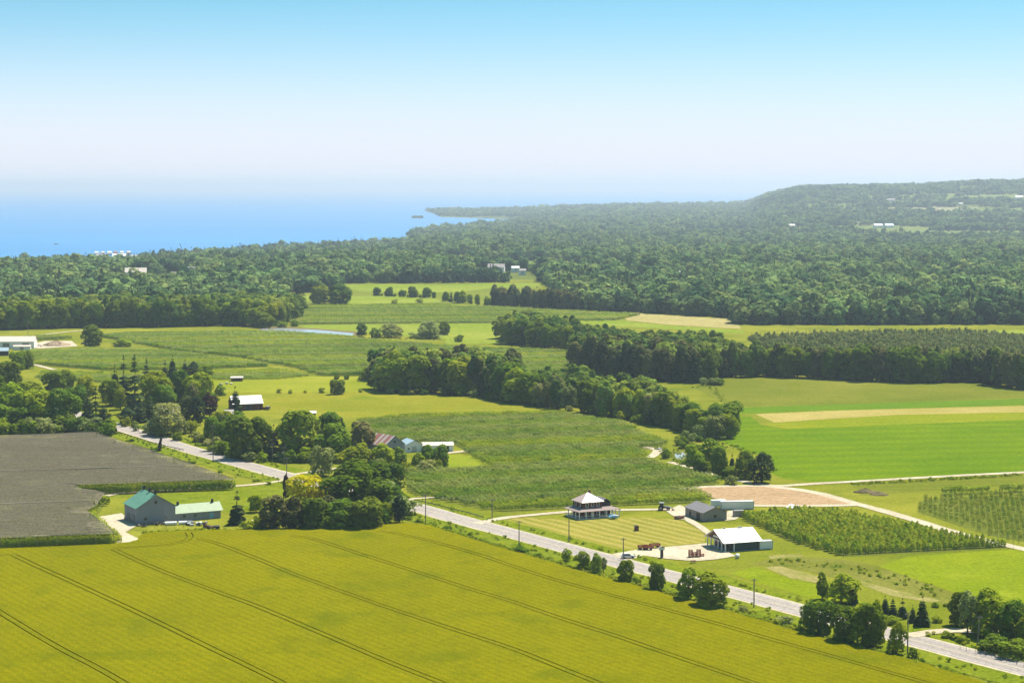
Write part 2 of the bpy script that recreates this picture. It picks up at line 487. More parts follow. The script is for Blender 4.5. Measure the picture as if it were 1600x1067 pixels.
def ribbon(name, line, w, m, off=0.0, z=None, wob=0.0, kind="structure", crown=0.0):
    if z is None:
        LAYER[0] += 0.003; z = LAYER[0]
    l = offsets(line, off + w / 2); r = offsets(line, off - w / 2)
    if wob:
        for i in range(len(l)):
            l[i] += Vector((random.uniform(-wob, wob), random.uniform(-wob, wob), 0))
            r[i] += Vector((random.uniform(-wob, wob), random.uniform(-wob, wob), 0))
    V = [(p.x, p.y, z) for p in l] + [(p.x, p.y, z) for p in r]
    n = len(l)
    F = [(i, n + i, n + i + 1, i + 1) for i in range(n - 1)]
    me = bpy.data.meshes.new(name); me.from_pydata(V, [], F); me.materials.append(m); me.update()
    return tag(link(bpy.data.objects.new(name, me)), kind=kind)

M_ASPH = field_mat("worn road asphalt", (0.37, 0.325, 0.295), (0.45, 0.40, 0.365), big=0.03, fine=1.2, bump=0.15, mid=0.2, stripe=(R(123), 3.7), stripe_c=(0.30, 0.265, 0.24), stripe_amt=0.35)
M_GRAVEL = field_mat("pale gravel", (0.50, 0.42, 0.30), (0.62, 0.54, 0.40), big=0.05, fine=1.0, bump=0.2, mid=0.3, patch=(0.34, 0.32, 0.12), patch_lo=0.6)
M_SOIL = field_mat("bare tilled soil", (0.40, 0.27, 0.155), (0.52, 0.36, 0.21), big=0.03, fine=0.5, stripe=(R(16), 4.0), stripe_c=(0.33, 0.22, 0.12), stripe_amt=0.5)
M_LAWN = field_mat("mown lawn", (0.20, 0.21, 0.02), (0.30, 0.27, 0.04), big=0.03, fine=1.0, stripe=(R(-57), 5.0), stripe_c=(0.47, 0.37, 0.12), stripe_amt=0.55, mid=0.1)
M_GREEN = field_mat("young green crop", (0.115, 0.195, 0.003), (0.175, 0.245, 0.004), big=0.018, fine=0.5, stripe=(R(8), 18.0), stripe_c=(0.085, 0.165, 0.006), stripe_amt=0.5, mid=0.05)
M_LIME = field_mat("yellow green crop", (0.20, 0.25, 0.008), (0.27, 0.285, 0.016), big=0.02, fine=0.6, stripe=(R(8), 6.0), stripe_amt=0.25)
M_TAN = field_mat("ripening pale strip", (0.34, 0.29, 0.07), (0.44, 0.36, 0.12), big=0.02, fine=0.6)
M_OLIVE = field_mat("olive hay field", (0.145, 0.175, 0.014), (0.23, 0.23, 0.03), big=0.012, fine=0.6, stripe=(R(5), 9.0), stripe_amt=0.25)
M_STRIP = field_mat("green strip crop", (0.105, 0.195, 0.010), (0.14, 0.225, 0.012), big=0.02, fine=0.6)
M_WEED = field_mat("rough weedy grass", (0.15, 0.165, 0.018), (0.25, 0.24, 0.05), big=0.05, fine=0.7, patch=(0.10, 0.14, 0.015), mid=0.2, bump=0.8)
M_VERGE = field_mat("lush roadside verge", (0.15, 0.20, 0.008), (0.24, 0.265, 0.018), big=0.08, fine=0.8, patch=(0.08, 0.14, 0.008), mid=0.3, bump=1.0)
M_ORCHFLOOR = field_mat("orchard floor", (0.12, 0.15, 0.015), (0.17, 0.19, 0.03), big=0.03, fine=0.6)
M_BRIGHT = field_mat("bright grass", (0.165, 0.225, 0.005), (0.235, 0.275, 0.010), big=0.02, fine=0.7, patch=(0.27, 0.31, 0.02))
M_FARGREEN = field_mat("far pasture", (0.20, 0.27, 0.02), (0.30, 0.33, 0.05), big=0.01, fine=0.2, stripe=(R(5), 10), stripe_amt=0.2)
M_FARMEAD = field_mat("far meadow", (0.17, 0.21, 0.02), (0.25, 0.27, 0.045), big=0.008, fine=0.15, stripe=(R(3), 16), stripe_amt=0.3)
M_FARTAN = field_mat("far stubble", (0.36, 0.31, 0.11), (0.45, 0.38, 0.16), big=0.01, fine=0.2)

# right-hand fields
poly_sheet("hay_field", [(1085, 606), (1120, 593), (1200, 588), (1290, 592), (1380, 596), (1450, 598), (1510, 596), (1600, 608), (2000, 622), (2000, 618), (1600, 622), (1300, 632), (1142, 636)], M_OLIVE)
poly_sheet("strip_field", [(1142, 637), (1300, 632), (1600, 622.5), (2000, 612), (2000, 622), (1600, 633), (1300, 641), (1180, 646), (1150, 647)], M_STRIP)
poly_sheet("stubble_field", [(1180, 647), (1300, 641.5), (1600, 634), (2000, 624), (2000, 634), (1600, 644), (1400, 648), (1210, 660)], M_TAN)
poly_sheet("lime_field", [(1195, 662), (1400, 648.5), (1600, 644.5), (2000, 634), (2000, 644), (1600, 656), (1230, 670)], M_LIME)
poly_sheet("crop_field", [(1142, 650), (1172, 650), (1190, 664), (1230, 670), (1600, 656), (2000, 644), (2000, 722), (1600, 737), (1350, 750), (1270, 752.5), (1225, 748), (1203, 738), (1196, 715), (1150, 700), (1125, 690)], M_GREEN)
poly_sheet("rough_field", [(1330, 757), (1500, 748), (1600, 742), (2000, 727), (2000, 752), (1600, 757), (1470, 766), (1345, 774)], M_OLIVE)
poly_sheet("lawn_field", [(765, 812), (820, 808), (900, 813), (1000, 808), (1060, 812), (1105, 832), (1100, 848), (1000, 856), (940, 859), (860, 839)], M_LAWN)
poly_sheet("bright_field", [(1372, 884), (1420, 869), (1600, 857), (1900, 850), (1900, 1010), (1600, 945), (1520, 935), (1440, 908)], M_BRIGHT)
poly_sheet("weedy_field", [(1170, 880), (1230, 868), (1317, 874), (1372, 884), (1440, 908), (1520, 936), (1480, 945), (1350, 915), (1260, 892)], M_WEED)
M_GARDEN = field_mat("weedy garden strip", (0.27, 0.25, 0.07), (0.38, 0.32, 0.13), big=0.06, fine=0.8, patch=(0.19, 0.21, 0.03), patch_lo=0.5, mid=0.3)
poly_sheet("garden_soil", [(1195, 886), (1220, 884), (1278, 900), (1278, 911), (1235, 903)], M_GARDEN)
poly_sheet("garden_soil", [(1338, 910), (1345, 907), (1400, 922), (1470, 938), (1455, 941), (1390, 930)], M_GARDEN)
poly_sheet("garden_soil", [(1200, 868), (1250, 865), (1256, 869), (1204, 873)], M_GARDEN)
poly_sheet("lawn_field", [(1140, 895), (1180, 886), (1240, 905), (1285, 914), (1330, 925), (1350, 945), (1290, 940), (1200, 915)], M_BRIGHT)
poly_sheet("farmyard_grass", [(250, 772), (420, 758), (460, 762), (470, 790), (350, 800), (270, 790)], M_VERGE)
# left meadow and lanes
poly_sheet("meadow_field", [(330, 600), (420, 592), (585, 596), (585, 612), (720, 616), (800, 627), (860, 640), (790, 643), (640, 645), (560, 655), (480, 640), (400, 640), (340, 630)], field_mat("hay meadow", (0.20, 0.215, 0.012), (0.30, 0.28, 0.025), big=0.012, fine=0.6, patch=(0.16, 0.21, 0.012), stripe=(R(4), 12), stripe_amt=0.2))
poly_sheet("paddock", [(330, 588), (585, 588), (590, 610), (420, 614), (340, 612)], field_mat("paddock grass", (0.22, 0.26, 0.014), (0.31, 0.31, 0.03), big=0.02, fine=0.6))
poly_sheet("house_lawn", [(695, 710), (755, 712), (772, 727), (690, 731)], field_mat("yard lawn", (0.20, 0.26, 0.015), (0.27, 0.29, 0.02), big=0.05))
# far pastures
for pts, m in (
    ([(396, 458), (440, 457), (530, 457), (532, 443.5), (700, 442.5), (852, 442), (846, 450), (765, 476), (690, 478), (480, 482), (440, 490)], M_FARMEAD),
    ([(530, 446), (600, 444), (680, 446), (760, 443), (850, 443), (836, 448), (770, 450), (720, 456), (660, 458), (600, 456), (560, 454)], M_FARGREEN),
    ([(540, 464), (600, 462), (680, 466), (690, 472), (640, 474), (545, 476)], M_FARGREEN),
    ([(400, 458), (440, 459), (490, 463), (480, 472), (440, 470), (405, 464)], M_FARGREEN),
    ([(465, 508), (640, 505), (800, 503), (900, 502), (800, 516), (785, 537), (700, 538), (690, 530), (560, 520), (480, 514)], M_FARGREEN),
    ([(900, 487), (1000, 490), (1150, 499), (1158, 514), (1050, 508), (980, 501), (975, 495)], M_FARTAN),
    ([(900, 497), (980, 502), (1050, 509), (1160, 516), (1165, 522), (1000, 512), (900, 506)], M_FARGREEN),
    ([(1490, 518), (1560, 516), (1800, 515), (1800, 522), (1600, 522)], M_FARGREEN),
    ([(1450, 466), (1466, 460), (1485, 463), (1470, 468)], M_FARTAN),
):
    poly_sheet("pasture", pts, m)

# road
ROAD = smooth_line([(60, 631), (120, 648), (180, 666), (235, 682.5), (300, 703.5), (400, 731), (450, 744.5), (640, 790), (700, 807), (800, 833.5), (875, 854), (1061, 903.5), (1200, 940), (1418, 998), (1600, 1046), (1900, 1124)], 12)
ribbon("road_verge", ROAD, 29, M_VERGE, z=0.125, wob=1.2, off=-1)
ribbon("road_shoulder", ROAD, 11.8, M_GRAVEL, z=0.130, wob=0.3)
ribbon("road", ROAD, 9.6, M_ASPH, z=0.135)
M_PAINT_Y = mat("yellow road paint", (0.40, 0.33, 0.20), 0.7, var=0.25, scale=3)
M_PAINT_W = mat("white road paint", (0.48, 0.45, 0.42), 0.7, var=0.25, scale=3)
ribbon("road_marking", ROAD, 0.16, M_PAINT_Y, off=0.16, z=0.139)
ribbon("road_marking", ROAD, 0.16, M_PAINT_Y, off=-0.16, z=0.139)
ribbon("road_marking", ROAD, 0.14, M_PAINT_W, off=3.7, z=0.139)
ribbon("road_marking", ROAD, 0.14, M_PAINT_W, off=-3.7, z=0.139)
LAYER[0] = 0.142
def lane(name, pts, w, m=None):
    return ribbon(name, smooth_line(pts, 5), w, m or M_GRAVEL, wob=w * 0.05)
poly_sheet("bare_field", [(1062, 764), (1110, 761), (1205, 759), (1270, 769), (1345, 788), (1260, 790), (1165, 790), (1110, 777)], M_SOIL)
lane("farm_track", [(1150, 750), (1205, 759), (1270, 756), (1350, 751.5), (1500, 743), (1600, 738), (1900, 722)], 4.2)
lane("farm_track", [(1195, 759), (1270, 769), (1345, 789), (1400, 804), (1500, 834), (1600, 858), (1800, 902)], 5.0)
lane("farm_track", [(1060, 763.5), (1120, 760), (1205, 759)], 4.0)
lane("farm_track", [(1165, 790), (1260, 790.5), (1350, 789)], 4.0)
lane("farm_track", [(1008, 699), (1028, 703), (1022, 711), (1015, 715)], 4.5)
lane("farm_track", [(1046, 722), (1090, 734), (1130, 746), (1205, 760)], 3.2)
lane("driveway", [(745, 818), (790, 809), (840, 804), (900, 799), (960, 797), (1040, 796), (1075, 797)], 4.0)
lane("driveway", [(1075, 812), (1095, 824), (1112, 836)], 3.0)
poly_sheet("shop_yard", [(955, 866), (1000, 858), (1060, 853), (1104, 849), (1136, 862), (1150, 869), (1120, 874), (1085, 877), (1040, 873), (1005, 868), (985, 875)], M_GRAVEL)
poly_sheet("shed_yard", [(1040, 798), (1062, 789), (1075, 795), (1080, 812), (1062, 812), (1048, 804)], M_GRAVEL)
poly_sheet("shed_yard", [(1128, 800), (1150, 797), (1165, 800), (1150, 812), (1132, 814)], M_GRAVEL)
lane("driveway", [(165, 775), (185, 771), (230, 768), (330, 762), (400, 757), (448, 750)], 3.4)
poly_sheet("barn_yard", [(152, 808), (190, 802), (213, 822), (196, 832), (217, 842), (205, 850), (180, 850), (190, 838), (165, 822)], M_GRAVEL)
lane("driveway", [(620, 785), (650, 779), (700, 778), (760, 783)], 3.0)
lane("driveway", [(190, 664), (215, 660), (250, 656)], 3.2)
lane("driveway", [(455, 742), (490, 737), (540, 730)], 3.4)
lane("farm_track", [(650, 713), (700, 708), (735, 704)], 4.0)
lane("farm_track", [(48, 568), (66, 573), (85, 578)], 4.0)
lane("farm_track", [(0, 530), (60, 524), (110, 518), (135, 516)], 4.0)
poly_sheet("work_yard", [(40, 540), (70, 533), (112, 533), (122, 541), (60, 545)], M_GRAVEL)
lane("driveway", [(1420, 994), (1460, 987), (1490, 985), (1560, 989), (1640, 992)], 5.0)

# ------------------------------------------------------------------ wheat with wheel tracks pressed into it
WHEAT = [(-500, 868), (0, 857), (150, 852), (203, 851), (218, 842), (228, 836), (290, 832.5), (345, 832), (500, 829), (600, 823), (655, 821), (700, 834), (800, 864), (900, 894), (980, 914), (1060, 938), (1150, 962), (1250, 992), (1340, 1015), (1420, 1034), (1500, 1059), (1700, 1122), (1700, 1300), (-500, 1300)]
TRACKS = [
    [(-120, 893), (-60, 876), (0, 871), (22, 871.5), (32, 876), (48, 884), (62, 890.5), (112, 913), (196, 952), (262, 984), (331, 1018), (399, 1051), (520, 1112)],
    [(-120, 880 + 12), (-70, 918), (0, 961), (50, 992), (100, 1021), (148, 1046), (185, 1067), (260, 1112)],
    [(186, 866), (218, 881), (268, 902), (337, 928), (400, 951), (500, 993), (600, 1036), (680, 1068), (790, 1112)],
    [(310, 846), (340, 853), (402, 877), (465, 903), (590, 948), (700, 985), (800, 1018), (875, 1048), (925, 1068), (1030, 1110)],
    [(455, 841), (490, 846), (565, 870), (665, 902), (740, 926), (800, 944), (875, 970), (962, 998), (1025, 1020), (1160, 1066), (1290, 1110)],
    [(590, 833), (652, 844), (740, 868), (800, 888), (875, 912), (1000, 946), (1125, 980), (1200, 1002), (1300, 1030), (1430, 1067), (1580, 1110)],
    [(186, 866), (178, 863), (188, 860), (225, 858), (262, 855), (286, 850), (297, 843), (294, 836)],
]
M_WHEAT = field_mat("ripening wheat", (0.210, 0.202, 0.0006), (0.268, 0.245, 0.0006), big=0.02, fine=1.6, mid=0.22, bump=0.9, stripe=(R(-57), 2.6), stripe_c=(0.155, 0.162, 0.001), stripe_amt=0.45, patch=(0.150, 0.168, 0.001), patch_lo=0.53)
M_TRACK = field_mat("trodden wheat and soil", (0.11, 0.115, 0.006), (0.15, 0.14, 0.012), big=0.2, fine=1.0)

def build_wheat():
    z_top, z_low = 0.92, 0.52
    pts, edges, faces = [], [], []
    def add_poly(pp):
        n = len(pts)
        pts.extend([Vector((p.x, p.y)) for p in pp])
        faces.append(list(range(n, n + len(pp))))
    outer = []
    ring = smooth_line(WHEAT[:22], 5)
    for i, p in enumerate(ring):
        outer.append(p + Vector((random.uniform(-.5, .5), random.uniform(-.8, .8), 0)))
    outer += [P(*WHEAT[22]), P(*WHEAT[23])]
    add_poly(outer[::-1])
    for tr in TRACKS:
        ln = smooth_line(tr, 3.0)
        for off in (-1.0, 1.0):
            c = offsets(ln, off)
            l, r = offsets(c, 0.21), offsets(c, -0.21)
            for i in range(len(l) - 1):
                add_poly([r[i], r[i + 1], l[i + 1], l[i]])
    v2, e2, f2, ov, oe, of = delaunay_2d_cdt(pts, edges, faces, 1, 0.004, True)
    bm_v, bm_f, mi = [], [], []
    top, low = {}, {}
    def vt(i):
        if i not in top:
            top[i] = len(bm_v); bm_v.append((v2[i].x, v2[i].y, z_top))
        return top[i]
    def vl(i):
        if i not in low:
            low[i] = len(bm_v); bm_v.append((v2[i].x, v2[i].y, z_low))
        return low[i]
    cls = {}
    for f, o in zip(f2, of):
        infield = 0 in o
        if not infield: continue
        tr = any(k != 0 for k in o)
        bm_f.append(tuple((vl if tr else vt)(i) for i in f)); mi.append(1 if tr else 0)
        for a, b_ in zip(f, f[1:] + f[:1]):
            cls.setdefault((min(a, b_), max(a, b_)), []).append(tr)
    for (a, b_), c in cls.items():
        if (len(c) == 2 and c[0] != c[1]) or (len(c) == 1 and not c[0]):
            bm_f.append((vt(a), vt(b_), vl(b_), vl(a))); mi.append(0)
    me = bpy.data.meshes.new("wheat_field"); me.from_pydata(bm_v, [], bm_f)
    me.materials.append(M_WHEAT); me.materials.append(M_TRACK)
    me.polygons.foreach_set("material_index", mi); me.update()
    bm = bmesh.new(); bm.from_mesh(me); bmesh.ops.recalc_face_normals(bm, faces=bm.faces)
    if sum(f.normal.z for f in bm.faces) < 0: bmesh.ops.reverse_faces(bm, faces=bm.faces)
    bm.to_mesh(me); bm.free()
    tag(link(bpy.data.objects.new("wheat_field", me)), "ripe golden green wheat field with pairs of wheel tracks", "field", kind="stuff")
build_wheat()
# ------------------------------------------------------------------ foliage: leaf clumps spread through the crown
M_BARK = mat("bark", (0.11, 0.085, 0.06), 0.95, 0.1, 0.2, 4)
LEAF = {
    "broad": leaf_mat("broad leaves", (0.0949, 0.1644, 0.0101), (0.3102, 0.363, 0.0158), 0.36, 0.02),
    "dark": leaf_mat("dark broad leaves", (0.0759, 0.1366, 0.0152), (0.2036, 0.2691, 0.0175), 0.32, 0.02),
    "pale": leaf_mat("silvery leaves", (0.1705, 0.209, 0.0495), (0.308, 0.33, 0.099), 0.32, 0.02),
    "yellow": leaf_mat("golden leaves", (0.45, 0.41, 0.005), (0.60, 0.52, 0.008), 0.4, 0.005),
    "copper": leaf_mat("copper leaves", (0.045, 0.025, 0.022), (0.075, 0.042, 0.030), 0.2, 0.01),
    "spruce": leaf_mat("spruce needles", (0.0345, 0.0667, 0.023), (0.0858, 0.121, 0.0374), 0.15, 0.02),
    "pine": leaf_mat("pine needles", (0.0869, 0.1014, 0.029), (0.1948, 0.1879, 0.0557), 0.2, 0.025),
    "lime": leaf_mat("fresh leaves", (0.209, 0.275, 0.011), (0.319, 0.352, 0.0154), 0.38, 0.015),
    "mixed": leaf_mat("woodland leaves", (0.0594, 0.1254, 0.0211), (0.2904, 0.3564, 0.0475), 0.33, 0.022),
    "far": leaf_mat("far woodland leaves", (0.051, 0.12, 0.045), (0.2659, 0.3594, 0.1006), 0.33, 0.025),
    "conifer": leaf_mat("woodland needles", (0.0322, 0.0644, 0.0253), (0.0935, 0.1265, 0.044), 0.15, 0.02),
    "apple": leaf_mat("apple leaves", (0.2325, 0.3075, 0.018), (0.406, 0.448, 0.0336), 0.38, 0.015),
    "apple_b": leaf_mat("dark apple leaves", (0.1487, 0.2363, 0.0245), (0.2856, 0.3612, 0.0403), 0.33, 0.015),
    "apple_c": leaf_mat("grey green apple leaves", (0.217, 0.273, 0.049), (0.351, 0.39, 0.0845), 0.35, 0.015),
    "vine": leaf_mat("vine leaves", (0.221, 0.273, 0.0234), (0.348, 0.372, 0.06), 0.33, 0.02),
}

def quads(cen, nrm, size, rng, droop=None):
    """irregular leaf-clump quads at cen, facing nrm"""
    n = len(cen)
    nrm = nrm / np.maximum(np.linalg.norm(nrm, axis=1, keepdims=True), 1e-6)
    t = rng.normal(size=(n, 3)); t -= (t * nrm).sum(1, keepdims=True) * nrm
    t /= np.maximum(np.linalg.norm(t, axis=1, keepdims=True), 1e-6)
    u = np.cross(nrm, t)
    s = (size * rng.uniform(0.6, 1.35, n))[:, None]
    a = rng.uniform(0.35, 0.75, (n, 1))
    V = np.stack([cen + t * s * 0.62, cen + u * s * a, cen - t * s * rng.uniform(0.4, 0.7, (n, 1)), cen - u * s * a], 1)
    V += rng.normal(0, 0.06, V.shape) * s[:, None, :]
    return V.reshape(-1, 3)

def quad_mesh(name, V, m):
    n = len(V) // 4
    return mesh_np(name, V, np.arange(4 * n), np.full(n, 4), (m,))

def unit(n, rng):
    d = rng.normal(size=(n, 3)); return d / np.linalg.norm(d, axis=1, keepdims=True)

def crown_broad(seed, m, n_leaf=1700, leaf=0.06, bottom=0.16, wide=0.36, lobes=16, shape="round", gap=0.25, top=1.0):
    """crown of a unit-high broadleaf tree"""
    rng = np.random.default_rng(seed)
    h = (top - bottom) / 2; zc = bottom + h
    L = []
    for i in range(lobes):
        d = unit(1, rng)[0]
        k = rng.uniform(0.4, 0.74) if i else 0.0
        zrel = d[2] * k
        wz = 1.0
        if shape == "egg": wz = 1.05 - 0.45 * max(zrel, 0) - 0.1 * max(-zrel, 0)
        if shape == "tall": wz = 0.9 - 0.25 * abs(zrel)
        if shape == "column": wz = 0.75
        if shape == "spread": wz = 1.05 - 0.35 * max(-zrel, 0)
        r = rng.uniform(0.34, 0.50) * (1.3 if i == 0 else 1.0)
        L.append((np.array([d[0] * k * wide * wz, d[1] * k * wide * wz, zc + zrel * h]), np.array([r * wide, r * wide, r * h * rng.uniform(0.75, 1.0)])))
    for i in range(lobes // 3):                     # lower skirt of boughs
        a = 2 * math.pi * i / (lobes // 3) + rng.uniform(-0.3, 0.3); k = rng.uniform(0.35, 0.62) * (0.75 if shape in ("tall", "column") else 1.0)
        r = rng.uniform(0.30, 0.42)
        L.append((np.array([math.cos(a) * k * wide, math.sin(a) * k * wide, bottom + r * h * rng.uniform(0.5, 1.0)]), np.array([r * wide, r * wide, r * h * 0.9])))
    C = np.array([l[0] for l in L]); S = np.array([l[1] for l in L])
    w = S[:, 0] ** 2; w /= w.sum()
    idx = rng.choice(len(L), n_leaf * 3, p=w)
    d = unit(len(idx), rng)
    d[:, 2] = np.where(d[:, 2] < -0.55, -d[:, 2], d[:, 2])
    rad = rng.uniform(0.72, 1.06, (len(idx), 1))
    pts = C[idx] + d * S[idx] * rad
    keep = np.ones(len(idx), bool)
    for j in range(len(L)):
        q = (((pts - C[j]) / S[j]) ** 2).sum(1)
        keep &= ~((q < 0.55) & (idx != j))
    nz = np.sin(pts[:, 0] * 23 + seed) + np.sin(pts[:, 1] * 27 + seed * 2) + np.sin(pts[:, 2] * 21 + seed * 3)
    keep &= (nz > -3 + gap * 4 * rng.uniform(0, 1, len(idx)))
    pts, d = pts[keep][:n_leaf], d[keep][:n_leaf]
    nr = d + rng.normal(0, 0.32, d.shape); nr[:, 2] += 0.35
    return quad_mesh("crown", quads(pts, nr, leaf, rng), m)

def crown_spruce(seed, m, n_leaf=1500, leaf=0.05, wide=0.2, bottom=0.04, ragged=0.25, power=1.0):
    rng = np.random.default_rng(seed)
    whorls = int(16 + rng.integers(0, 6))
    tw = np.sort(rng.uniform(bottom, 0.98, whorls)); 
    k = rng.integers(0, whorls, n_leaf)
    p = (1 - tw) ** 0.8 + 0.05; k = rng.choice(whorls, n_leaf, p=p / p.sum())
    az0 = rng.uniform(0, 6.28, whorls)
    nb = 7
    br = rng.integers(0, nb, n_leaf)
    az = az0[k] + br * 2 * np.pi / nb + rng.normal(0, 0.22, n_leaf)
    blen = (rng.uniform(1 - ragged, 1.05, (whorls, nb)))[k, br]
    rr = wide * np.power(1 - tw[k] * 0.97, power) * blen + 0.008
    s = np.sqrt(rng.uniform(0.06, 1, n_leaf))
    z = tw[k] - s * rr * rng.uniform(0.35, 0.6, n_leaf) + 0.02
    pts = np.stack([np.cos(az) * rr * s, np.sin(az) * rr * s, np.maximum(z, 0.015)], 1)
    nr = np.stack([np.cos(az) * 0.75, np.sin(az) * 0.75, np.full(n_leaf, 0.75)], 1) + rng.normal(0, 0.35, (n_leaf, 3))
    tipn = 24
    tip = np.stack([rng.normal(0, 0.006, tipn), rng.normal(0, 0.006, tipn), rng.uniform(0.93, 1.0, tipn)], 1)
    pts = np.concatenate([pts, tip]); nr = np.concatenate([nr, unit(tipn, rng)])
    size = leaf * np.clip(1.25 - pts[:, 2], 0.35, 1.1)
    return quad_mesh("crown", quads(pts, nr, size, rng), m)

def trunk_mesh(seed, h=0.75, r=0.022, limbs=6, spread=0.2, m=M_BARK, start=0.22):
    rng = random.Random(seed)
    b = MB()
    x = y = 0
    pts = [(0, 0, -0.02)]
    for i in range(1, 6):
        x += rng.uniform(-.012, .012); y += rng.uniform(-.012, .012)
        pts.append((x, y, h * i / 5))
    b.tube(pts, [r * 1.25, r, r * 0.85, r * 0.65, r * 0.45, r * 0.2], 6, cap=False)
    for k in range(limbs):
        t = rng.uniform(start, 0.65); a = rng.uniform(0, 6.28); l = spread * rng.uniform(0.6, 1.1)
        b.tube([(0, 0, t * h), (math.cos(a) * l * .5, math.sin(a) * l * .5, t * h + l * .4), (math.cos(a) * l, math.sin(a) * l, t * h + l * 0.9)], [r * .45, r * .32, r * .1], 4, cap=False)
    return b.mesh("trunk", m)

PROTO = {}      # kind -> list of (crown mesh, trunk mesh, natural half width)
def reg(kind, fn, n, half, trunk=True, **tk):
    PROTO[kind] = [(fn(s), trunk_mesh(s + 100, **tk) if trunk else None, half) for s in range(n)]
reg("maple", lambda s: crown_broad(s, LEAF["broad"], 2600, 0.058, 0.04, 0.40, 24), 4, 0.40)
reg("darkmaple", lambda s: crown_broad(s + 20, LEAF["dark"], 2600, 0.058, 0.02, 0.40, 24), 3, 0.40)
reg("lindens", lambda s: crown_broad(s + 30, LEAF["lime"], 2200, 0.058, 0.03, 0.40, 18), 2, 0.40)
reg("willow", lambda s: crown_broad(s + 40, LEAF["pale"], 2000, 0.055, 0.04, 0.46, 20, "spread"), 2, 0.46)
reg("golden", lambda s: crown_broad(s + 50, LEAF["yellow"], 2200, 0.055, 0.08, 0.48, 22, "spread"), 1, 0.48)
reg("copper", lambda s: crown_broad(s + 60, LEAF["copper"], 1800, 0.055, 0.08, 0.38, 18), 1, 0.38)
reg("poplar", lambda s: crown_broad(s + 70, LEAF["mixed"], 1700, 0.05, 0.04, 0.26, 20, "tall", gap=0.4), 4, 0.26, limbs=8)
reg("ash", lambda s: crown_broad(s + 80, LEAF["broad"], 1500, 0.055, 0.07, 0.33, 18, "egg", gap=0.45), 3, 0.33, limbs=8)
reg("birch", lambda s: crown_broad(s + 90, LEAF["pale"], 1000, 0.05, 0.15, 0.24, 16, "egg", gap=0.5), 2, 0.24, limbs=8)
reg("spruce", lambda s: crown_spruce(s, LEAF["spruce"], 1700, 0.055, 0.20, power=0.85), 4, 0.20, h=0.9, r=0.016, limbs=0)
reg("cedar", lambda s: crown_broad(s + 110, LEAF["spruce"], 1700, 0.045, 0.02, 0.24, 20, "egg"), 2, 0.24, limbs=3)
reg("pine", lambda s: crown_broad(s + 120, LEAF["pine"], 1500, 0.05, 0.05, 0.26, 26, "tall", gap=0.35), 3, 0.26, h=0.85, limbs=9, start=0.3)
reg("bush", lambda s: crown_broad(s + 130, LEAF["broad"], 700, 0.10, 0.0, 0.60, 14, "spread"), 3, 0.60, h=0.5, r=0.03)
reg("paleb", lambda s: crown_broad(s + 140, LEAF["pale"], 700, 0.10, 0.0, 0.60, 14, "spread"), 2, 0.60, h=0.5, r=0.03)
reg("darkbush", lambda s: crown_broad(s + 150, LEAF["dark"], 700, 0.10, 0.0, 0.55, 14, "spread"), 2, 0.55, h=0.5, r=0.03)
# lighter-weight woodland trees for the far and inner woods
LOW = {
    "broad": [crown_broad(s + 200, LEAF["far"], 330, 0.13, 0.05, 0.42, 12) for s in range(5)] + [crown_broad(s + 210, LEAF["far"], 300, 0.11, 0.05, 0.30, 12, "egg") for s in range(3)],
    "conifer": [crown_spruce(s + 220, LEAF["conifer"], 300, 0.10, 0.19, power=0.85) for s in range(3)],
    "mid": [crown_broad(s + 230, LEAF["mixed"], 800, 0.075, 0.05, 0.36, 16) for s in range(4)] + [crown_broad(s + 240, LEAF["mixed"], 800, 0.07, 0.05, 0.26, 16, "tall") for s in range(3)],
    "midpine": [crown_broad(s + 250, LEAF["pine"], 700, 0.065, 0.08, 0.25, 18, "tall") for s in range(3)] + [crown_spruce(s + 255, LEAF["conifer"], 700, 0.075, 0.18, power=0.85) for s in range(2)],
}

WHAT = {"maple": "maple_tree", "darkmaple": "broadleaf_tree", "lindens": "broadleaf_tree", "willow": "willow_tree", "golden": "golden_tree",
        "copper": "copper_beech_tree", "poplar": "poplar_tree", "ash": "ash_tree", "birch": "birch_tree", "spruce": "spruce_tree",
        "cedar": "cedar_tree", "pine": "pine_tree", "bush": "bush", "paleb": "bush", "darkbush": "bush"}
NTREE = [0]
def tree(kind, x, yb, yt, w, label, group=None, z=0.0):
    """one tree: base at pixel (x, yb) on the ground, top at row yt, w pixels wide"""
    p = P(x, yb, z)
    s = pxm(yb)
    return tree_at(kind, p, (yb - yt) / s, w / s, label, group)

def tree_at(kind, p, h, w, label, group=None):
    vs_ = PROTO[kind]
    cr, tr, half = vs_[NTREE[0] % len(vs_)]
    NTREE[0] += 1
    isb = WHAT[kind] == "bush"
    o = empty(WHAT[kind], p, random.uniform(0, 6.28))
    sx = w / (2 * half)
    o.scale = (sx, sx, h)
    c = link(bpy.data.objects.new("crown", cr), o)
    if tr is not None:
        link(bpy.data.objects.new("trunk", tr), o)
    tag(o, label, "bush" if isb else "tree", group)
    return o

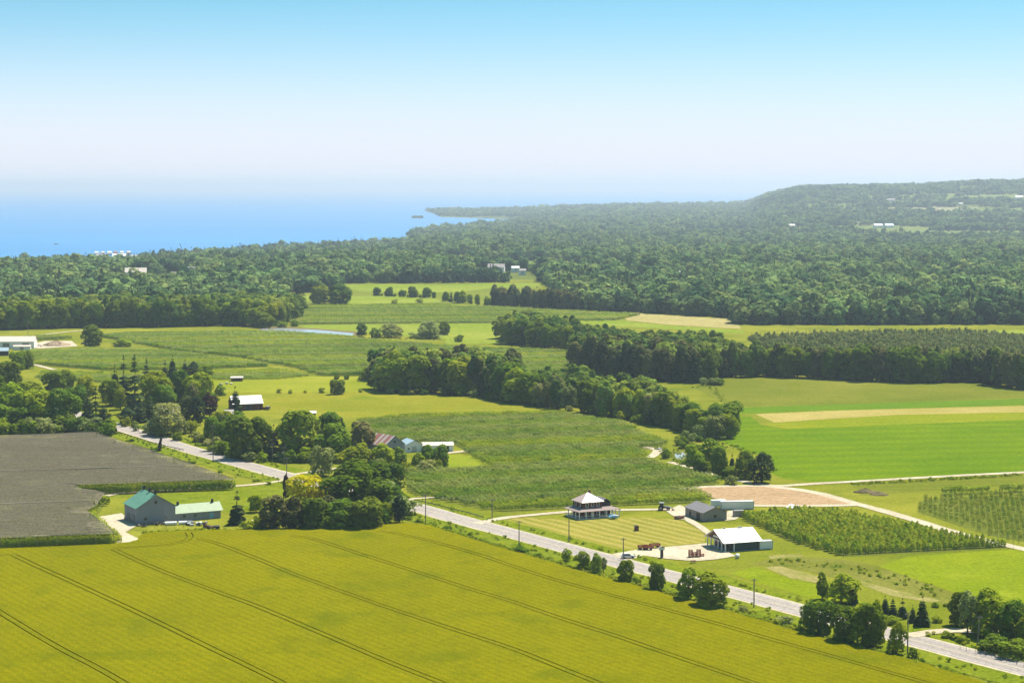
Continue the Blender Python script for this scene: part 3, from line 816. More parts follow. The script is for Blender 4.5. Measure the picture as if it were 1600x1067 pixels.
# scattered masses (woods, orchard rows): points with their own turn, size and mesh
def scatter(name, pts, scl, meshes, label, cat=None, rot=None, pick=None, seed=1):
    rng = np.random.default_rng(seed)
    n = len(pts)
    if n == 0: return None
    me = bpy.data.meshes.new(name)
    me.vertices.add(n)
    me.vertices.foreach_set("co", np.asarray(pts, np.float32).ravel())
    a = me.attributes.new("turn", 'FLOAT', 'POINT'); a.data.foreach_set("value", (rng.uniform(0, 6.28, n) if rot is None else rot).astype(np.float32))
    a = me.attributes.new("size", 'FLOAT_VECTOR', 'POINT'); a.data.foreach_set("vector", np.asarray(scl, np.float32).ravel())
    a = me.attributes.new("pick", 'INT', 'POINT'); a.data.foreach_set("value", (rng.integers(0, len(meshes), n) if pick is None else pick).astype(np.int32))
    o = link(bpy.data.objects.new(name, me))
    ng = bpy.data.node_groups.new(name + " scatter", 'GeometryNodeTree')
    ng.interface.new_socket("Geometry", in_out='INPUT', socket_type='NodeSocketGeometry')
    ng.interface.new_socket("Geometry", in_out='OUTPUT', socket_type='NodeSocketGeometry')
    N, L = ng.nodes, ng.links
    gi, go = N.new("NodeGroupInput"), N.new("NodeGroupOutput")
    iop = N.new("GeometryNodeInstanceOnPoints")
    jn = N.new("GeometryNodeJoinGeometry")
    for k, m in enumerate(meshes):
        ob = bpy.data.objects.new("leaf_mass", m)
        oi = N.new("GeometryNodeObjectInfo"); oi.inputs["Object"].default_value = ob
        oi.inputs["As Instance"].default_value = True
        L.new(oi.outputs["Geometry"], jn.inputs[0])
    def attr(nm, ty):
        t = N.new("GeometryNodeInputNamedAttribute"); t.data_type = ty; t.inputs[0].default_value = nm; return t
    L.new(gi.outputs[0], iop.inputs["Points"]); L.new(jn.outputs[0], iop.inputs["Instance"])
    iop.inputs["Pick Instance"].default_value = True
    L.new(attr("pick", 'INT').outputs["Attribute"], iop.inputs["Instance Index"])
    cx = N.new("ShaderNodeCombineXYZ"); L.new(attr("turn", 'FLOAT').outputs["Attribute"], cx.inputs[2])
    L.new(cx.outputs[0], iop.inputs["Rotation"])
    L.new(attr("size", 'FLOAT_VECTOR').outputs["Attribute"], iop.inputs["Scale"])
    L.new(iop.outputs[0], go.inputs[0])
    md = o.modifiers.new("scatter", 'NODES'); md.node_group = ng
    return tag(o, label, cat, kind="stuff")

def inside(poly, X, Y):
    """vectorised point in polygon"""
    res = np.zeros(len(X), bool)
    n = len(poly)
    for i in range(n):
        x1, y1 = poly[i]; x2, y2 = poly[(i + 1) % n]
        if y1 == y2: continue
        c = ((y1 > Y) != (y2 > Y)) & (X < (x2 - x1) * (Y - y1) / (y2 - y1) + x1)
        res ^= c
    return res

def world_poly(pts):
    return [(P(x, y).x, P(x, y).y) for x, y in pts]

# ------------------------------------------------------------------ the far forest between the farms, the town and the escarpment
CLEAR = [  # far clearings, in photo pixels of the ground (level ground only)
    [(520, 443), (600, 442), (680, 444), (760, 441), (852, 441), (842, 448), (775, 451), (730, 457), (660, 459), (600, 458), (555, 457)],
    [(535, 462), (600, 461), (690, 465), (700, 474), (640, 480), (480, 480), (395, 470), (398, 457), (440, 457), (495, 461)],
    [(1440, 468), (1466, 459), (1492, 462), (1470, 470)], [(915, 452), (940, 448), (938, 455), (920, 458)],
    [(270, 453), (290, 452), (300, 455), (275, 456)],
]
FRONT_X = [-400, 0, 130, 330, 440, 441, 530, 531, 700, 850, 853, 905, 915, 1000, 1150, 1155, 1300, 1480, 1600, 2000]
FRONT_Y = [505, 503, 500, 496, 495, 457, 456, 443, 442, 442, 447, 484, 486, 488, 497, 511, 514, 515, 513, 510]
def far_forest():
    rng = np.random.default_rng(5)
    n = 150000
    # distance drawn so that spacing grows with distance
    D = np.exp(rng.uniform(np.log(1690), np.log(13200), n))
    px = rng.uniform(-330, 1930, n)
    z = terrain(px, D)
    X = (px - 800) / FPX * D
    # image row of the base on level ground
    row = HOR + CAM_H * FPX / D
    ok = z > LAKE - 1
    lev = D < 2600
    ok &= ~(lev & (row > np.interp(px, FRONT_X, FRONT_Y)))
    for c in CLEAR:
        ok &= ~(lev & inside(c, px, row))
    # thin streaks of open ground in the woods
    ok &= ~((rough_noise(X * 1.1, D * 0.9) > 1.30) & (D > 2900) & (D < 9000))
    hillopen = (px > 1180) & (D > 5200) & (D < 9000)
    ok &= ~(hillopen & (np.sin(D / 170 + X / 900 + 0.8) > 0.80) & (np.sin(X / 240 + D / 500) > 0.1))
    ok &= in_glade(X, D) == 0
    for bx, bd, bw, _, _ in FARP:                    # open yards round the far buildings
        ok &= ~((np.abs(X - (bx - 800) / FPX * bd - bw / 2) < bw * 0.8 + 14) & (D > bd - 240) & (D < bd + 30))
    X, D, z, px = X[ok], D[ok], z[ok], px[ok]
    n = len(X)
    nz = rough_noise(X * 2.2, D * 2.2)
    con = rng.uniform(0, 1, n) < np.clip(0.10 + 0.5 * (nz > 1.0), 0, 1)
    h = np.where(con, rng.normal(16, 4.5, n), rng.normal(13.5, 4.2, n)).clip(5, 27)
    h *= np.interp(D, [1700, 3000, 6000, 14000], [1.1, 1.0, 1.0, 1.15])
    w = h * np.where(con, 1.0, rng.uniform(0.7, 1.5, n)) * np.interp(D, [1700, 5000, 14000], [1.0, 1.15, 1.8])
    print("far forest", n)
    for sel, key, lab in ((~con, "broad", "far mixed broadleaf forest stretching towards the lake and escarpment"), (con, "conifer", "dark conifers standing among the far forest")):
        scatter("forest", np.stack([X, D, z - 0.3], 1)[sel], np.stack([w, w, h], 1)[sel], LOW[key], lab, "forest", seed=3)
far_forest()

# wood on the little island
p_is = P(652, 341, LAKE)
rng = np.random.default_rng(8)
b = MB()
ring = [(p_is.x + math.cos(a) * 34, p_is.y + math.sin(a) * 60) for a in np.linspace(0, 2 * math.pi, 24, endpoint=False)]
b.add([(x, y, LAKE + 0.6) for x, y in ring] + [(p_is.x, p_is.y, LAKE + 3)], [(i, (i + 1) % 24, 24) for i in range(24)])
tag(b.build("island", M_FLOOR), kind="structure")
q = np.stack([p_is.x + rng.uniform(-28, 28, 40), p_is.y + rng.uniform(-40, 40, 40), np.full(40, LAKE + 0.5)], 1)
hh = rng.uniform(9, 15, 40)
scatter("island_trees", q, np.stack([hh * 1.1, hh * 1.1, hh], 1), LOW["broad"], "low wooded islet off the far headland", "wood", seed=4)

# ------------------------------------------------------------------ woods of the middle ground: front trees one by one, the inside as one mass
def along(pts, n, jit=0.0):
    """n points spread evenly along a pixel polyline on the ground"""
    pp = [P(x, y) for x, y in pts]
    L = [0]
    for a, c in zip(pp, pp[1:]): L.append(L[-1] + (c - a).length)
    out = []
    for k in range(n):
        s = (k + random.uniform(0.15, 0.85)) / n * L[-1]
        i = max(j for j in range(len(L) - 1) if L[j] <= s)
        out.append(pp[i].lerp(pp[i + 1], (s - L[i]) / max(L[i + 1] - L[i], 1e-6)) + Vector((random.uniform(-jit, jit), random.uniform(-jit, jit), 0)))
    return out

def wood(front, n, kinds, hmin, hmax, label, group, depth, rows=1, inner=0, inner_keys=("mid",), wfac=(0.75, 1.1), inner_h=None, seed=1):
    for r in range(rows):
        for p in along(front, n, 1.5):
            k = random.choices([a for a, _ in kinds], [c for _, c in kinds])[0]
            h = random.uniform(hmin, hmax) * (0.9 if k in ("bush", "paleb") else 1)
            if k in ("bush", "paleb", "darkbush"): h *= 0.35
            half = PROTO[k][0][2]
            w = 2 * half * h * random.uniform(*wfac) * 1.1
            pp = p + Vector((random.uniform(-2, 2), r * random.uniform(6, 10) + random.uniform(0, 4), 0))
            nm = {"spruce": "dark spruce", "pine": "dark pine", "cedar": "dark cedar", "poplar": "tall poplar", "maple": "round-crowned maple", "ash": "loose-crowned ash",
                  "darkmaple": "dark dense broadleaf tree", "birch": "pale thin birch", "willow": "silvery willow", "bush": "green bush", "paleb": "pale bush", "darkbush": "dark bush", "lindens": "bright green broadleaf tree", "copper": "purple tree"}[k]
            tree_at(k, pp, h, w, nm + " " + label, nm + " " + group)
    if inner:
        rng = np.random.default_rng(seed)
        fr = along(front, inner, 0)
        dep = rng.uniform(rows * 8 + 2, depth, inner)
        q = np.array([[p.x + rng.uniform(-4, 4), p.y + d, 0] for p, d in zip(fr, dep)])
        hh = rng.uniform(*(inner_h or (hmin, hmax)), inner)
        ms = sum([LOW[k] for k in inner_keys], [])
        ww = hh * rng.uniform(0.85, 1.25, inner)
        scatter("wood", q, np.stack([ww, ww, hh], 1), ms, "inner crowns of the wood " + label, "wood", seed=seed)

random.seed(21)
wood([(583, 611), (640, 614), (720, 615), (800, 626)], 24, [("poplar", 4), ("ash", 3), ("pine", 3), ("maple", 2), ("birch", 1)], 17, 24, "at the meadow end of the creek wood", "in the creek wood by the meadow", 70, 1, 90, ("mid", "midpine"), seed=31)
wood([(800, 626), (860, 638), (940, 648), (1000, 656), (1050, 668)], 30, [("poplar", 4), ("ash", 4), ("maple", 3), ("birch", 3), ("willow", 1), ("lindens", 1)], 13, 19, "in the creek wood behind the big orchard", "in the creek wood behind the orchard", 80, 1, 110, ("mid",), seed=32)
wood([(1040, 664), (1075, 676), (1105, 684), (1135, 686)], 14, [("maple", 3), ("ash", 3), ("darkmaple", 3), ("poplar", 1)], 10, 15, "at the creek end beside the green crop field", "in the creek wood by the green field", 45, 1, 12, ("mid",), seed=33)
wood([(905, 584), (950, 588), (1000, 593), (1070, 598), (1090, 599)], 22, [("pine", 6), ("spruce", 2), ("cedar", 1), ("ash", 1)], 18, 24, "along the dark edge of the pine wood", "in the pine wood edge", 60, 1, 150, ("midpine", "mid"), seed=34)
wood([(1090, 596), (1120, 590), (1200, 588), (1290, 592), (1380, 596), (1450, 598), (1510, 596), (1600, 608), (1760, 616)], 74, [("pine", 4), ("spruce", 2), ("poplar", 2), ("darkmaple", 2), ("ash", 1)], 17, 23, "in the wood edge along the olive hay field", "in the wood edge along the hay field", 62, 1, 330, ("mid", "midpine"), inner_h=(14, 18), seed=35)
wood([(790, 537), (830, 541), (905, 548)], 22, [("poplar", 4), ("maple", 4), ("ash", 2)], 16, 21, "at the wood corner behind the orchard", "in the wood corner", 110, 1, 120, ("mid",), seed=36)
wood([(905, 565), (1000, 575), (1080, 580), (1150, 580)], 0, [("maple", 1)], 15, 20, "between the pine edge and the tan field", "x", 150, 0, 300, ("mid",), inner_h=(14, 18), seed=37)
wood([(-60, 518), (0, 516), (60, 513), (130, 512), (250, 511), (330, 509), (440, 509)], 52, [("maple", 5), ("ash", 3), ("darkmaple", 3), ("poplar", 2)], 18, 25, "in the wood edge above the far orchards", "in the wood edge above the far orchards", 130, 1, 420, ("mid",), seed=38)
wood([(765, 478), (830, 482), (908, 487)], 26, [("spruce", 5), ("cedar", 2), ("pine", 2)], 15, 21, "in the dense evergreen windbreak behind the far orchard", "in the far evergreen windbreak", 40, 1, 40, ("midpine",), seed=39)
wood([(690, 470), (765, 478)], 13, [("spruce", 2), ("ash", 3), ("maple", 2), ("darkbush", 1)], 7, 14, "scattered in the hedge by the far pasture", "in the far pasture hedge", 30, 1, 0, seed=40)
wood([(582, 462), (620, 464), (680, 466)], 16, [("darkmaple", 3), ("maple", 2), ("cedar", 1), ("darkbush", 2)], 6, 12, "between the two far pastures", "between the two far pastures", 30, 1, 0, seed=41)
wood([(1100, 602), (1112, 603), (1126, 601)], 6, [("bush", 3), ("paleb", 2)], 12, 16, "at the corner of the olive hay field", "at the hay field corner", 30, 1, 0, seed=42)

# single trees, each at its place: kind, x, base row, top row, width, label
random.seed(5)
SINGLES = [
    # along the road by the wheat
    ("bush", 816, 864, 852, 24, "low bush beside the wheat under the first roadside pole"),
    ("ash", 885, 876, 854, 15, "slim sapling on the verge opposite the striped lawn"),
    ("ash", 911, 890, 859, 24, "thin two-stemmed tree on the verge facing the lawn"),
    ("poplar", 933, 897, 864, 19, "upright pointed tree beside the thin two-stemmed one"),
    ("darkbush", 921, 893, 880, 16, "dark bush between the thin verge trees"),
    ("birch", 943, 894, 868, 12, "spindly bare-looking sapling on the verge"),
    ("darkmaple", 978, 910, 873, 27, "stout dark tree on the verge opposite the shop drive"),
    ("darkbush", 997, 911, 903, 11, "small dark bush between two stout verge trees"),
    ("maple", 1026, 922, 876, 28, "egg-shaped tree on the verge opposite the shop sign"),
    ("ash", 1075, 938, 884, 36, "narrower of two joined trees on the verge facing the shop"),
    ("maple", 1113, 949, 892, 52, "broad round one of two joined trees on the verge facing the shop"),
    ("paleb", 1162, 956, 946, 18, "pale bush beside a pole at the wheat edge"),
    ("ash", 1262, 985, 942, 28, "loose green tree at the near end of the roadside thicket"),
    ("darkmaple", 1280, 992, 934, 42, "dark broad tree starting the roadside thicket"),
    ("paleb", 1226, 975, 961, 26, "pale weedy bush before the roadside thicket"),
    ("darkmaple", 1318, 1003, 944, 40, "tall dark tree in the middle of the roadside thicket"),
    ("ash", 1340, 1006, 936, 38, "tallest loose tree of the roadside thicket"),
    ("maple", 1362, 1010, 940, 40, "bushy green tree ending the roadside thicket"),
    ("ash", 1372, 1000, 934, 22, "slender tree at the back of the roadside thicket"),
    ("ash", 1400, 1022, 966, 30, "single leafy tree standing by the pole at the drive"),
    ("darkbush", 1425, 1031, 1011, 16, "small round dark bush at the foot of the pole"),
    ("ash", 1285, 936, 892, 20, "small round-headed tree on a bare stem across the road"),
    ("ash", 1315, 942, 890, 46, "wide airy tree across the road from the thicket"),
    ("spruce", 1333, 942, 912, 18, "small dark spruce tucked beside the airy tree"),
    ("spruce", 1383, 958, 930, 17, "young spruce, end of the row of three next to the airy tree"),
    ("spruce", 1395, 961, 934, 17, "young spruce in the middle of the row of three"),
    ("spruce", 1410, 966, 934, 18, "young spruce, end of the row of three towards the drive"),
    ("spruce", 1426, 973, 944, 15, "smallest young spruce beside the tall one by the drive"),
    ("spruce", 1441, 978, 930, 26, "tallest young spruce by the gravel drive"),
    ("darkbush", 1395, 975, 962, 30, "dark low bush under the young spruces"),
    ("bush", 1461, 948, 939, 14, "round shrub at the edge of the weedy strip"),
    ("darkbush", 1478, 947, 942, 10, "tiny shrub at the edge of the weedy strip"),
    ("bush", 1464, 972, 962, 18, "weedy bush behind the tall young spruce"),
    ("darkmaple", 1500, 977, 922, 36, "dark tree behind the slender birch at the drive"),
    ("birch", 1512, 994, 919, 28, "slender pale birch by the gravel drive"),
    ("maple", 1548, 992, 917, 64, "big leafy maple beside the gravel drive"),
    ("darkmaple", 1580, 1002, 936, 44, "dark tree half behind the big leafy maple"),
    ("ash", 1598, 1008, 955, 34, "loose tree at the road beyond the big leafy maple"),
    ("darkbush", 1548, 1018, 990, 44, "dark bush under the big leafy maple"),
    ("darkbush", 1585, 1028, 998, 50, "dark thicket at the road edge beyond the drive"),
    ("bush", 1480, 996, 985, 22, "low bush on the grass island at the drive"),
    ("bush", 1506, 1004, 992, 20, "leafy bush below the slender birch"),
    # farmyard by the green-roofed barn
    ("spruce", 371, 819, 766, 30, "single spruce at the end of the low barn wing"),
    ("bush", 388, 829, 812, 24, "light green bush at the wheat edge near the spruce"),
    ("bush", 401, 829, 818, 12, "small bush at the wheat edge near the spruce"),
    ("lindens", 400, 800, 770, 22, "small bright tree behind the barnyard spruce"),
    ("pine", 428, 826, 770, 46, "dark spreading pine in the farmyard grove"),
    ("pine", 460, 826, 776, 42, "dark pine behind the farmyard fence"),
    ("darkmaple", 490, 826, 776, 48, "dark tree in the middle of the farmyard grove"),
    ("pine", 512, 820, 772, 36, "narrow dark pine beside the trimmed hedge trees"),
    ("golden", 480, 790, 736, 64, "bright golden yellow tree in the farmyard"),
    ("maple", 553, 792, 720, 92, "biggest round green maple in the farmyard grove"),
    ("darkmaple", 602, 772, 718, 50, "dark dense tree behind the biggest round maple"),
    ("willow", 503, 744, 695, 42, "pale loose tree by the side road"),
    ("darkmaple", 532, 826, 779, 48, "dense rounded tree behind the fence, nearer the golden tree"),
    ("darkmaple", 572, 826, 775, 54, "dense rounded tree behind the fence, nearer the road"),
    ("lindens", 601, 815, 780, 26, "light green tree at the road end of the grove"),
    ("lindens", 603, 790, 757, 22, "yellow-green tree tucked beside the biggest maple"),
    ("cedar", 624, 816, 772, 22, "upright dark cedar beside the road"),
    ("copper", 447, 782, 740, 12, "narrow purple shrub tree at the lane by the golden tree"),
    # homestead with the red-striped barn
    ("darkmaple", 333, 694, 650, 30, "dark tree by the pole across the road"),
    ("darkmaple", 385, 716, 644, 56, "large dark tree at the roadside bend"),
    ("maple", 358, 700, 655, 36, "green tree beside the large dark roadside tree"),
    ("darkmaple", 408, 712, 650, 36, "dark narrow tree between the big roadside trees"),
    ("spruce", 428, 716, 662, 26, "dark spruce behind the first farm pole"),
    ("spruce", 448, 718, 668, 28, "dark spruce behind the second farm pole"),
    ("darkmaple", 466, 716, 638, 66, "tallest dark maple of the homestead"),
    ("darkmaple", 517, 704, 639, 46, "dark rounded maple at the meadow side of the homestead"),
    ("darkmaple", 521, 718, 660, 54, "broad dark maple in the homestead yard"),
    ("pine", 565, 708, 655, 40, "airy pine next to the red-striped barn"),
    ("ash", 560, 728, 690, 40, "loose bushy tree before the airy pine"),
    ("maple", 600, 728, 692, 38, "bushy tree below the red-striped barn"),
    ("poplar", 626, 734, 698, 22, "narrow tree below the blue-roofed shed"),
    ("ash", 651, 733, 704, 22, "small tree before the long white shed, nearest the blue roof"),
    ("darkmaple", 668, 730, 694, 22, "dark small tree before the long white shed"),
    ("darkmaple", 690, 730, 694, 24, "dark round tree at the orchard side of the white shed"),
    ("darkmaple", 612, 768, 722, 40, "dark tree at the road behind the cedar"),
    ("bush", 352, 705, 690, 24, "pale green bush on the roadside bank"),
    # homestead with the copper beech
    ("willow", 262, 680, 629, 54, "big silvery willow by the road"),
    ("willow", 244, 680, 650, 34, "lower silvery willow at the road"),
    ("willow", 282, 678, 658, 24, "small silvery willow in the roadside row"),
    ("lindens", 298, 676, 655, 22, "light green bush tree by the sunny lawn"),
    ("paleb", 310, 690, 674, 26, "pale bush on the roadside lawn"),
    ("copper", 328, 652, 614, 28, "dark purple copper beech by the sunny lawn"),
    ("cedar", 308, 664, 618, 22, "dark cedar beside the copper beech"),
    ("pine", 290, 664, 616, 24, "brownish pine behind the big willow"),
    ("spruce", 218, 660, 622, 26, "blue-green spruce on the corner lawn"),
    ("spruce", 235, 658, 620, 26, "spruce between the corner lawn and the willow"),
    ("cedar", 198, 662, 636, 28, "clipped dark cedar clump on the corner lawn"),
    ("spruce", 211, 645, 553, 34, "tallest old spruce of the homestead"),
    ("spruce", 194, 630, 556, 26, "second tall old spruce behind the corner lawn"),
    ("spruce", 180, 624, 570, 22, "slim tall spruce at the wood end"),
    ("lindens", 243, 634, 573, 46, "light green maple beside the tallest spruce"),
    ("darkmaple", 278, 628, 577, 34, "dark tree behind the light green maple"),
    ("lindens", 310, 632, 576, 50, "wide yellow-green tree behind the copper beech"),
    ("pine", 300, 645, 600, 24, "dark pine in front of the wide yellow-green tree"),
    ("darkmaple", 258, 642, 600, 36, "leafy tree behind the big willow"),
    ("spruce", 229, 590, 559, 15, "small spruce at the orchard edge, nearest the tall spruces"),
    ("spruce", 258, 590, 562, 14, "second small spruce at the orchard edge"),
    ("spruce", 270, 592, 554, 18, "pointed spruce at the orchard edge"),
    ("spruce", 289, 588, 562, 16, "blunt small spruce at the orchard edge"),
    ("cedar", 302, 588, 562, 16, "cedar at the orchard edge"),
    ("darkmaple", 322, 592, 570, 24, "low dark tree at the paddock corner"),
    ("darkbush", 345, 618, 601, 18, "round tree in the paddock"),
    ("spruce", 368, 646, 603, 24, "spruce in front of the white-roofed barn"),
    ("maple", 345, 668, 640, 34, "low green tree beneath the white-roofed barn"),
    ("ash", 375, 672, 640, 36, "loose tree before the white-roofed barn"),
    # fields
    ("darkmaple", 144, 542, 507, 30, "lone dark tree beside the parked farm machinery"),
    ("bush", 190, 541, 529, 34, "yellow-green thicket at the corner of the far orchard"),
    ("darkmaple", 527, 616, 591, 24, "lone tree standing in the hay meadow"),
    ("bush", 436, 614, 607, 9, "shrub on the meadow line, nearest the white-roofed barn"),
    ("bush", 454, 615, 608, 8, "second shrub on the meadow line"),
    ("bush", 477, 614, 609, 6, "tiny shrub on the meadow line"),
    ("bush", 503, 614, 605, 10, "shrub beside the lone meadow tree"),
    ("bush", 563, 613, 607, 6, "tiny shrub between the lone meadow tree and the creek wood"),
    ("darkbush", 526, 593, 585, 9, "one of two round shrubs at the orchard edge, nearer the barn"),
    ("darkbush", 541, 593, 585, 9, "one of two round shrubs at the orchard edge, nearer the creek wood"),
    ("darkbush", 572, 593, 574, 26, "broad dark bush at the end of the creek wood"),
    ("poplar", 565, 526, 504, 20, "upright tree at the end of the pond"),
    ("darkbush", 587, 528, 512, 18, "dark bush beside the pond"),
    ("willow", 611, 527, 505, 38, "spreading willow between pond and pasture"),
    ("willow", 672, 529, 500, 36, "rounded willow in the pond thicket"),
    ("darkmaple", 694, 523, 502, 18, "dark round tree at the end of the pond thicket"),
    ("paleb", 652, 528, 518, 26, "grey bush in the pond thicket"),
    ("paleb", 676, 529, 520, 30, "grey bush under the rounded willow"),
    ("bush", 717, 534, 522, 16, "lone bush in the pasture by the pond"),
    ("ash", 800, 538, 505, 24, "tree at the corner of the wood by the pasture"),
    ("cedar", 452, 488, 456, 24, "dark cedar clump at the far orchard"),
    ("spruce", 466, 486, 438, 20, "tall spruce in the clump at the far orchard"),
    ("spruce", 474, 486, 452, 18, "lower spruce in the clump at the far orchard"),
    ("darkmaple", 500, 475, 444, 30, "broad tree in the pasture, nearer the spruces"),
    ("darkmaple", 531, 475, 443, 36, "broad tree in the pasture, nearer the open field"),
    ("bush", 617, 474, 467, 12, "small bush on the far pasture line"),
    ("bush", 656, 473, 466, 12, "second small bush on the far pasture line"),
    ("darkmaple", 412, 512, 488, 30, "dark tree at the pond end of the far wood"),
    ("lindens", 398, 510, 478, 30, "light tree at the pond end of the far wood"),
    ("darkbush", 440, 512, 501, 18, "dark bush on the pond bank"),
    ("darkbush", 460, 510, 499, 14, "second dark bush on the pond bank"),
    # creek side, right of the orchard
    ("willow", 1120, 686, 648, 38, "round silvery tree beside the green crop field"),
    ("darkmaple", 1134, 676, 624, 50, "dark leafy tree above the round silvery tree"),
    ("paleb", 1075, 692, 672, 24, "pale bush by the mown creek strip"),
    ("paleb", 1093, 687, 662, 22, "taller pale bush by the mown creek strip"),
    ("bush", 1093, 690, 680, 14, "green bush at the foot of the pale bushes"),
    ("bush", 1142, 684, 675, 12, "small bush at the green field corner"),
    ("ash", 1084, 733, 692, 30, "loose tree beside the small pond"),
    ("ash", 1108, 730, 680, 40, "tallest loose tree by the small pond"),
    ("darkmaple", 1124, 744, 698, 26, "dark narrow tree on the farm track"),
    ("darkmaple", 1096, 736, 715, 20, "dark low tree by the small pond"),
    ("lindens", 1143, 748, 729, 20, "bright green small tree on the farm track"),
    ("paleb", 1143, 757, 742, 22, "pale weedy bush at the track corner"),
    ("spruce", 1144, 727, 707, 9, "tiny pointed cedar beside the track trees"),
    ("spruce", 1152, 732, 710, 9, "second tiny pointed cedar beside the track trees"),
    ("darkmaple", 1165, 748, 703, 28, "dark tree at the corner of the green crop field"),
    ("cedar", 1190, 754, 701, 34, "dense dark cedar at the corner of the green crop field"),
    ("bush", 1040, 716, 700, 16, "weedy bush on the small pond bank"),
    ("bush", 1072, 725, 717, 22, "reedy bush between pond and track"),
]
for s in SINGLES:
    tree(*s[:4], s[4] * 1.1, *s[5:])
# the old wood by the netted orchard
random.seed(9)
G1 = "broadleaf trees of the wood behind the netted orchard"
for k, x, yb, yt, w in (("maple", 15, 604, 561, 48), ("darkmaple", 28, 578, 546, 26), ("darkmaple", 43, 576, 547, 22), ("maple", 20, 668, 598, 64), ("maple", 62, 672, 604, 62), ("darkmaple", 40, 674, 634, 60),
                        ("darkmaple", 95, 672, 605, 60), ("darkmaple", 85, 614, 577, 42), ("darkmaple", 102, 604, 577, 34), ("ash", 135, 624, 584, 40), ("darkmaple", 5, 672, 628, 50), ("ash", 172, 634, 590, 40), ("ash", 188, 640, 604, 24), ("darkmaple", 118, 640, 600, 40),
                        ("darkmaple", -25, 668, 600, 60), ("darkmaple", 70, 674, 640, 50), ("maple", 45, 640, 592, 50), ("maple", -10, 640, 585, 50), ("darkmaple", 100, 674, 640, 44)):
    nm = {"maple": "round maple", "darkmaple": "dark leafy tree", "ash": "loose grey-green tree"}[k]
    tree(k, x, yb, yt, w, nm + " in the wood behind the netted orchard", nm + " behind the netted orchard")
for x, yb, yt, w, t in ((138, 673, 608, 32, "tall"), (162, 676, 626, 36, "broad"), (150, 668, 603, 30, "slim"), (172, 678, 640, 26, "low")):
    tree("spruce", x, yb, yt, w, t + " dark spruce at the road end of the netted orchard")
tree("lindens", 118, 676, 653, 24, "small light green tree at the back of the netted orchard")
# undergrowth that joins the homestead trees
for line, n, g, h0, h1 in (([(335, 705), (390, 720), (450, 722), (530, 722)], 16, "under the homestead maples", 3, 7), ([(545, 724), (600, 734), (640, 738), (690, 734)], 14, "below the striped barn", 2.5, 5.5),
                       ([(200, 664), (250, 684), (300, 690), (330, 690)], 10, "in the roadside row by the willows", 2.5, 5), ([(410, 826), (470, 825), (540, 827), (600, 820)], 16, "at the foot of the farmyard grove", 3, 6.5),
                       ([(590, 775), (612, 790), (628, 806)], 7, "at the road end of the farmyard grove", 4, 8), ([(0, 678), (60, 678), (120, 678), (175, 680)], 14, "at the wood edge behind the netted orchard", 4, 9), ([(185, 600), (230, 605), (300, 612), (330, 640)], 10, "between the tall spruces and the paddock", 4, 9),
                       ([(1060, 690), (1085, 715), (1110, 735), (1150, 750)], 12, "along the creek by the small pond", 2.5, 6), ([(600, 616), (700, 617), (800, 628), (930, 648), (1040, 668)], 30, "fringing the creek wood", 2.5, 6)):
    for p in along(line, n, 2.5):
        k = random.choice(("bush", "darkbush", "bush", "paleb"))
        h = random.uniform(h0, h1)
        nm = {"bush": "leafy green shrub ", "darkbush": "dark green shrub ", "paleb": "pale grey-green shrub "}[k]
        tree_at(k, p, h, h * random.uniform(1.1, 1.7), nm + g, nm + g)
# hedge bushes along lanes and verges
random.seed(13)
for x, y in ((700, 826), (735, 838), (760, 848), (840, 868), (860, 874), (1010, 916), (1050, 926), (1175, 960), (1200, 968), (1240, 985), (1440, 1034), (640, 812), (655, 816), (240, 706), (300, 724), (345, 738), (400, 752), (420, 757), (205, 690), (1060, 930), (990, 908)):
    tree("bush", x, y, y - random.uniform(4, 8), random.uniform(9, 20), "low weedy shrub on the road verge", "weedy shrubs on the road verge")
# ------------------------------------------------------------------ orchards
def row_module(seed, m, n, leaf, length=4.0, h=3.4, thick=1.3, low=0.5):
    rng = np.random.default_rng(seed)
    u = unit(n, rng)
    x = rng.uniform(-length / 2, length / 2, n)
    ph = rng.uniform(0, 6.28)
    top = h * (0.95 + 0.05 * np.sin(x * 3.1 + ph) + rng.uniform(-0.05, 0.05, n))
    a = rng.uniform(-0.25, math.pi + 0.25, n)
    prof = np.abs(np.sin(a)) ** 0.7
    y = np.cos(a) * thick / 2 * rng.uniform(0.7, 1.15, n)
    z = low + (top - low) * (np.sin(a) * 0.5 + 0.5) * rng.uniform(0.75, 1.0, n)
    z = np.clip(np.where(rng.uniform(0, 1, n) < 0.5, low + (top - low) * rng.uniform(0, 1, n), z), low, None)
    y *= np.clip(1.25 - 0.6 * (z - low) / h, 0.4, 1.2)
    nr = np.stack([rng.normal(0, 0.3, n), np.sign(y) * 0.8 + rng.normal(0, 0.3, n), 0.35 + 1.1 * (z > 0.6 * h) + rng.normal(0, 0.3, n)], 1)
    V = quads(np.stack([x, y, z], 1), nr, leaf, rng)
    return quad_mesh("orchard_row", V, m)

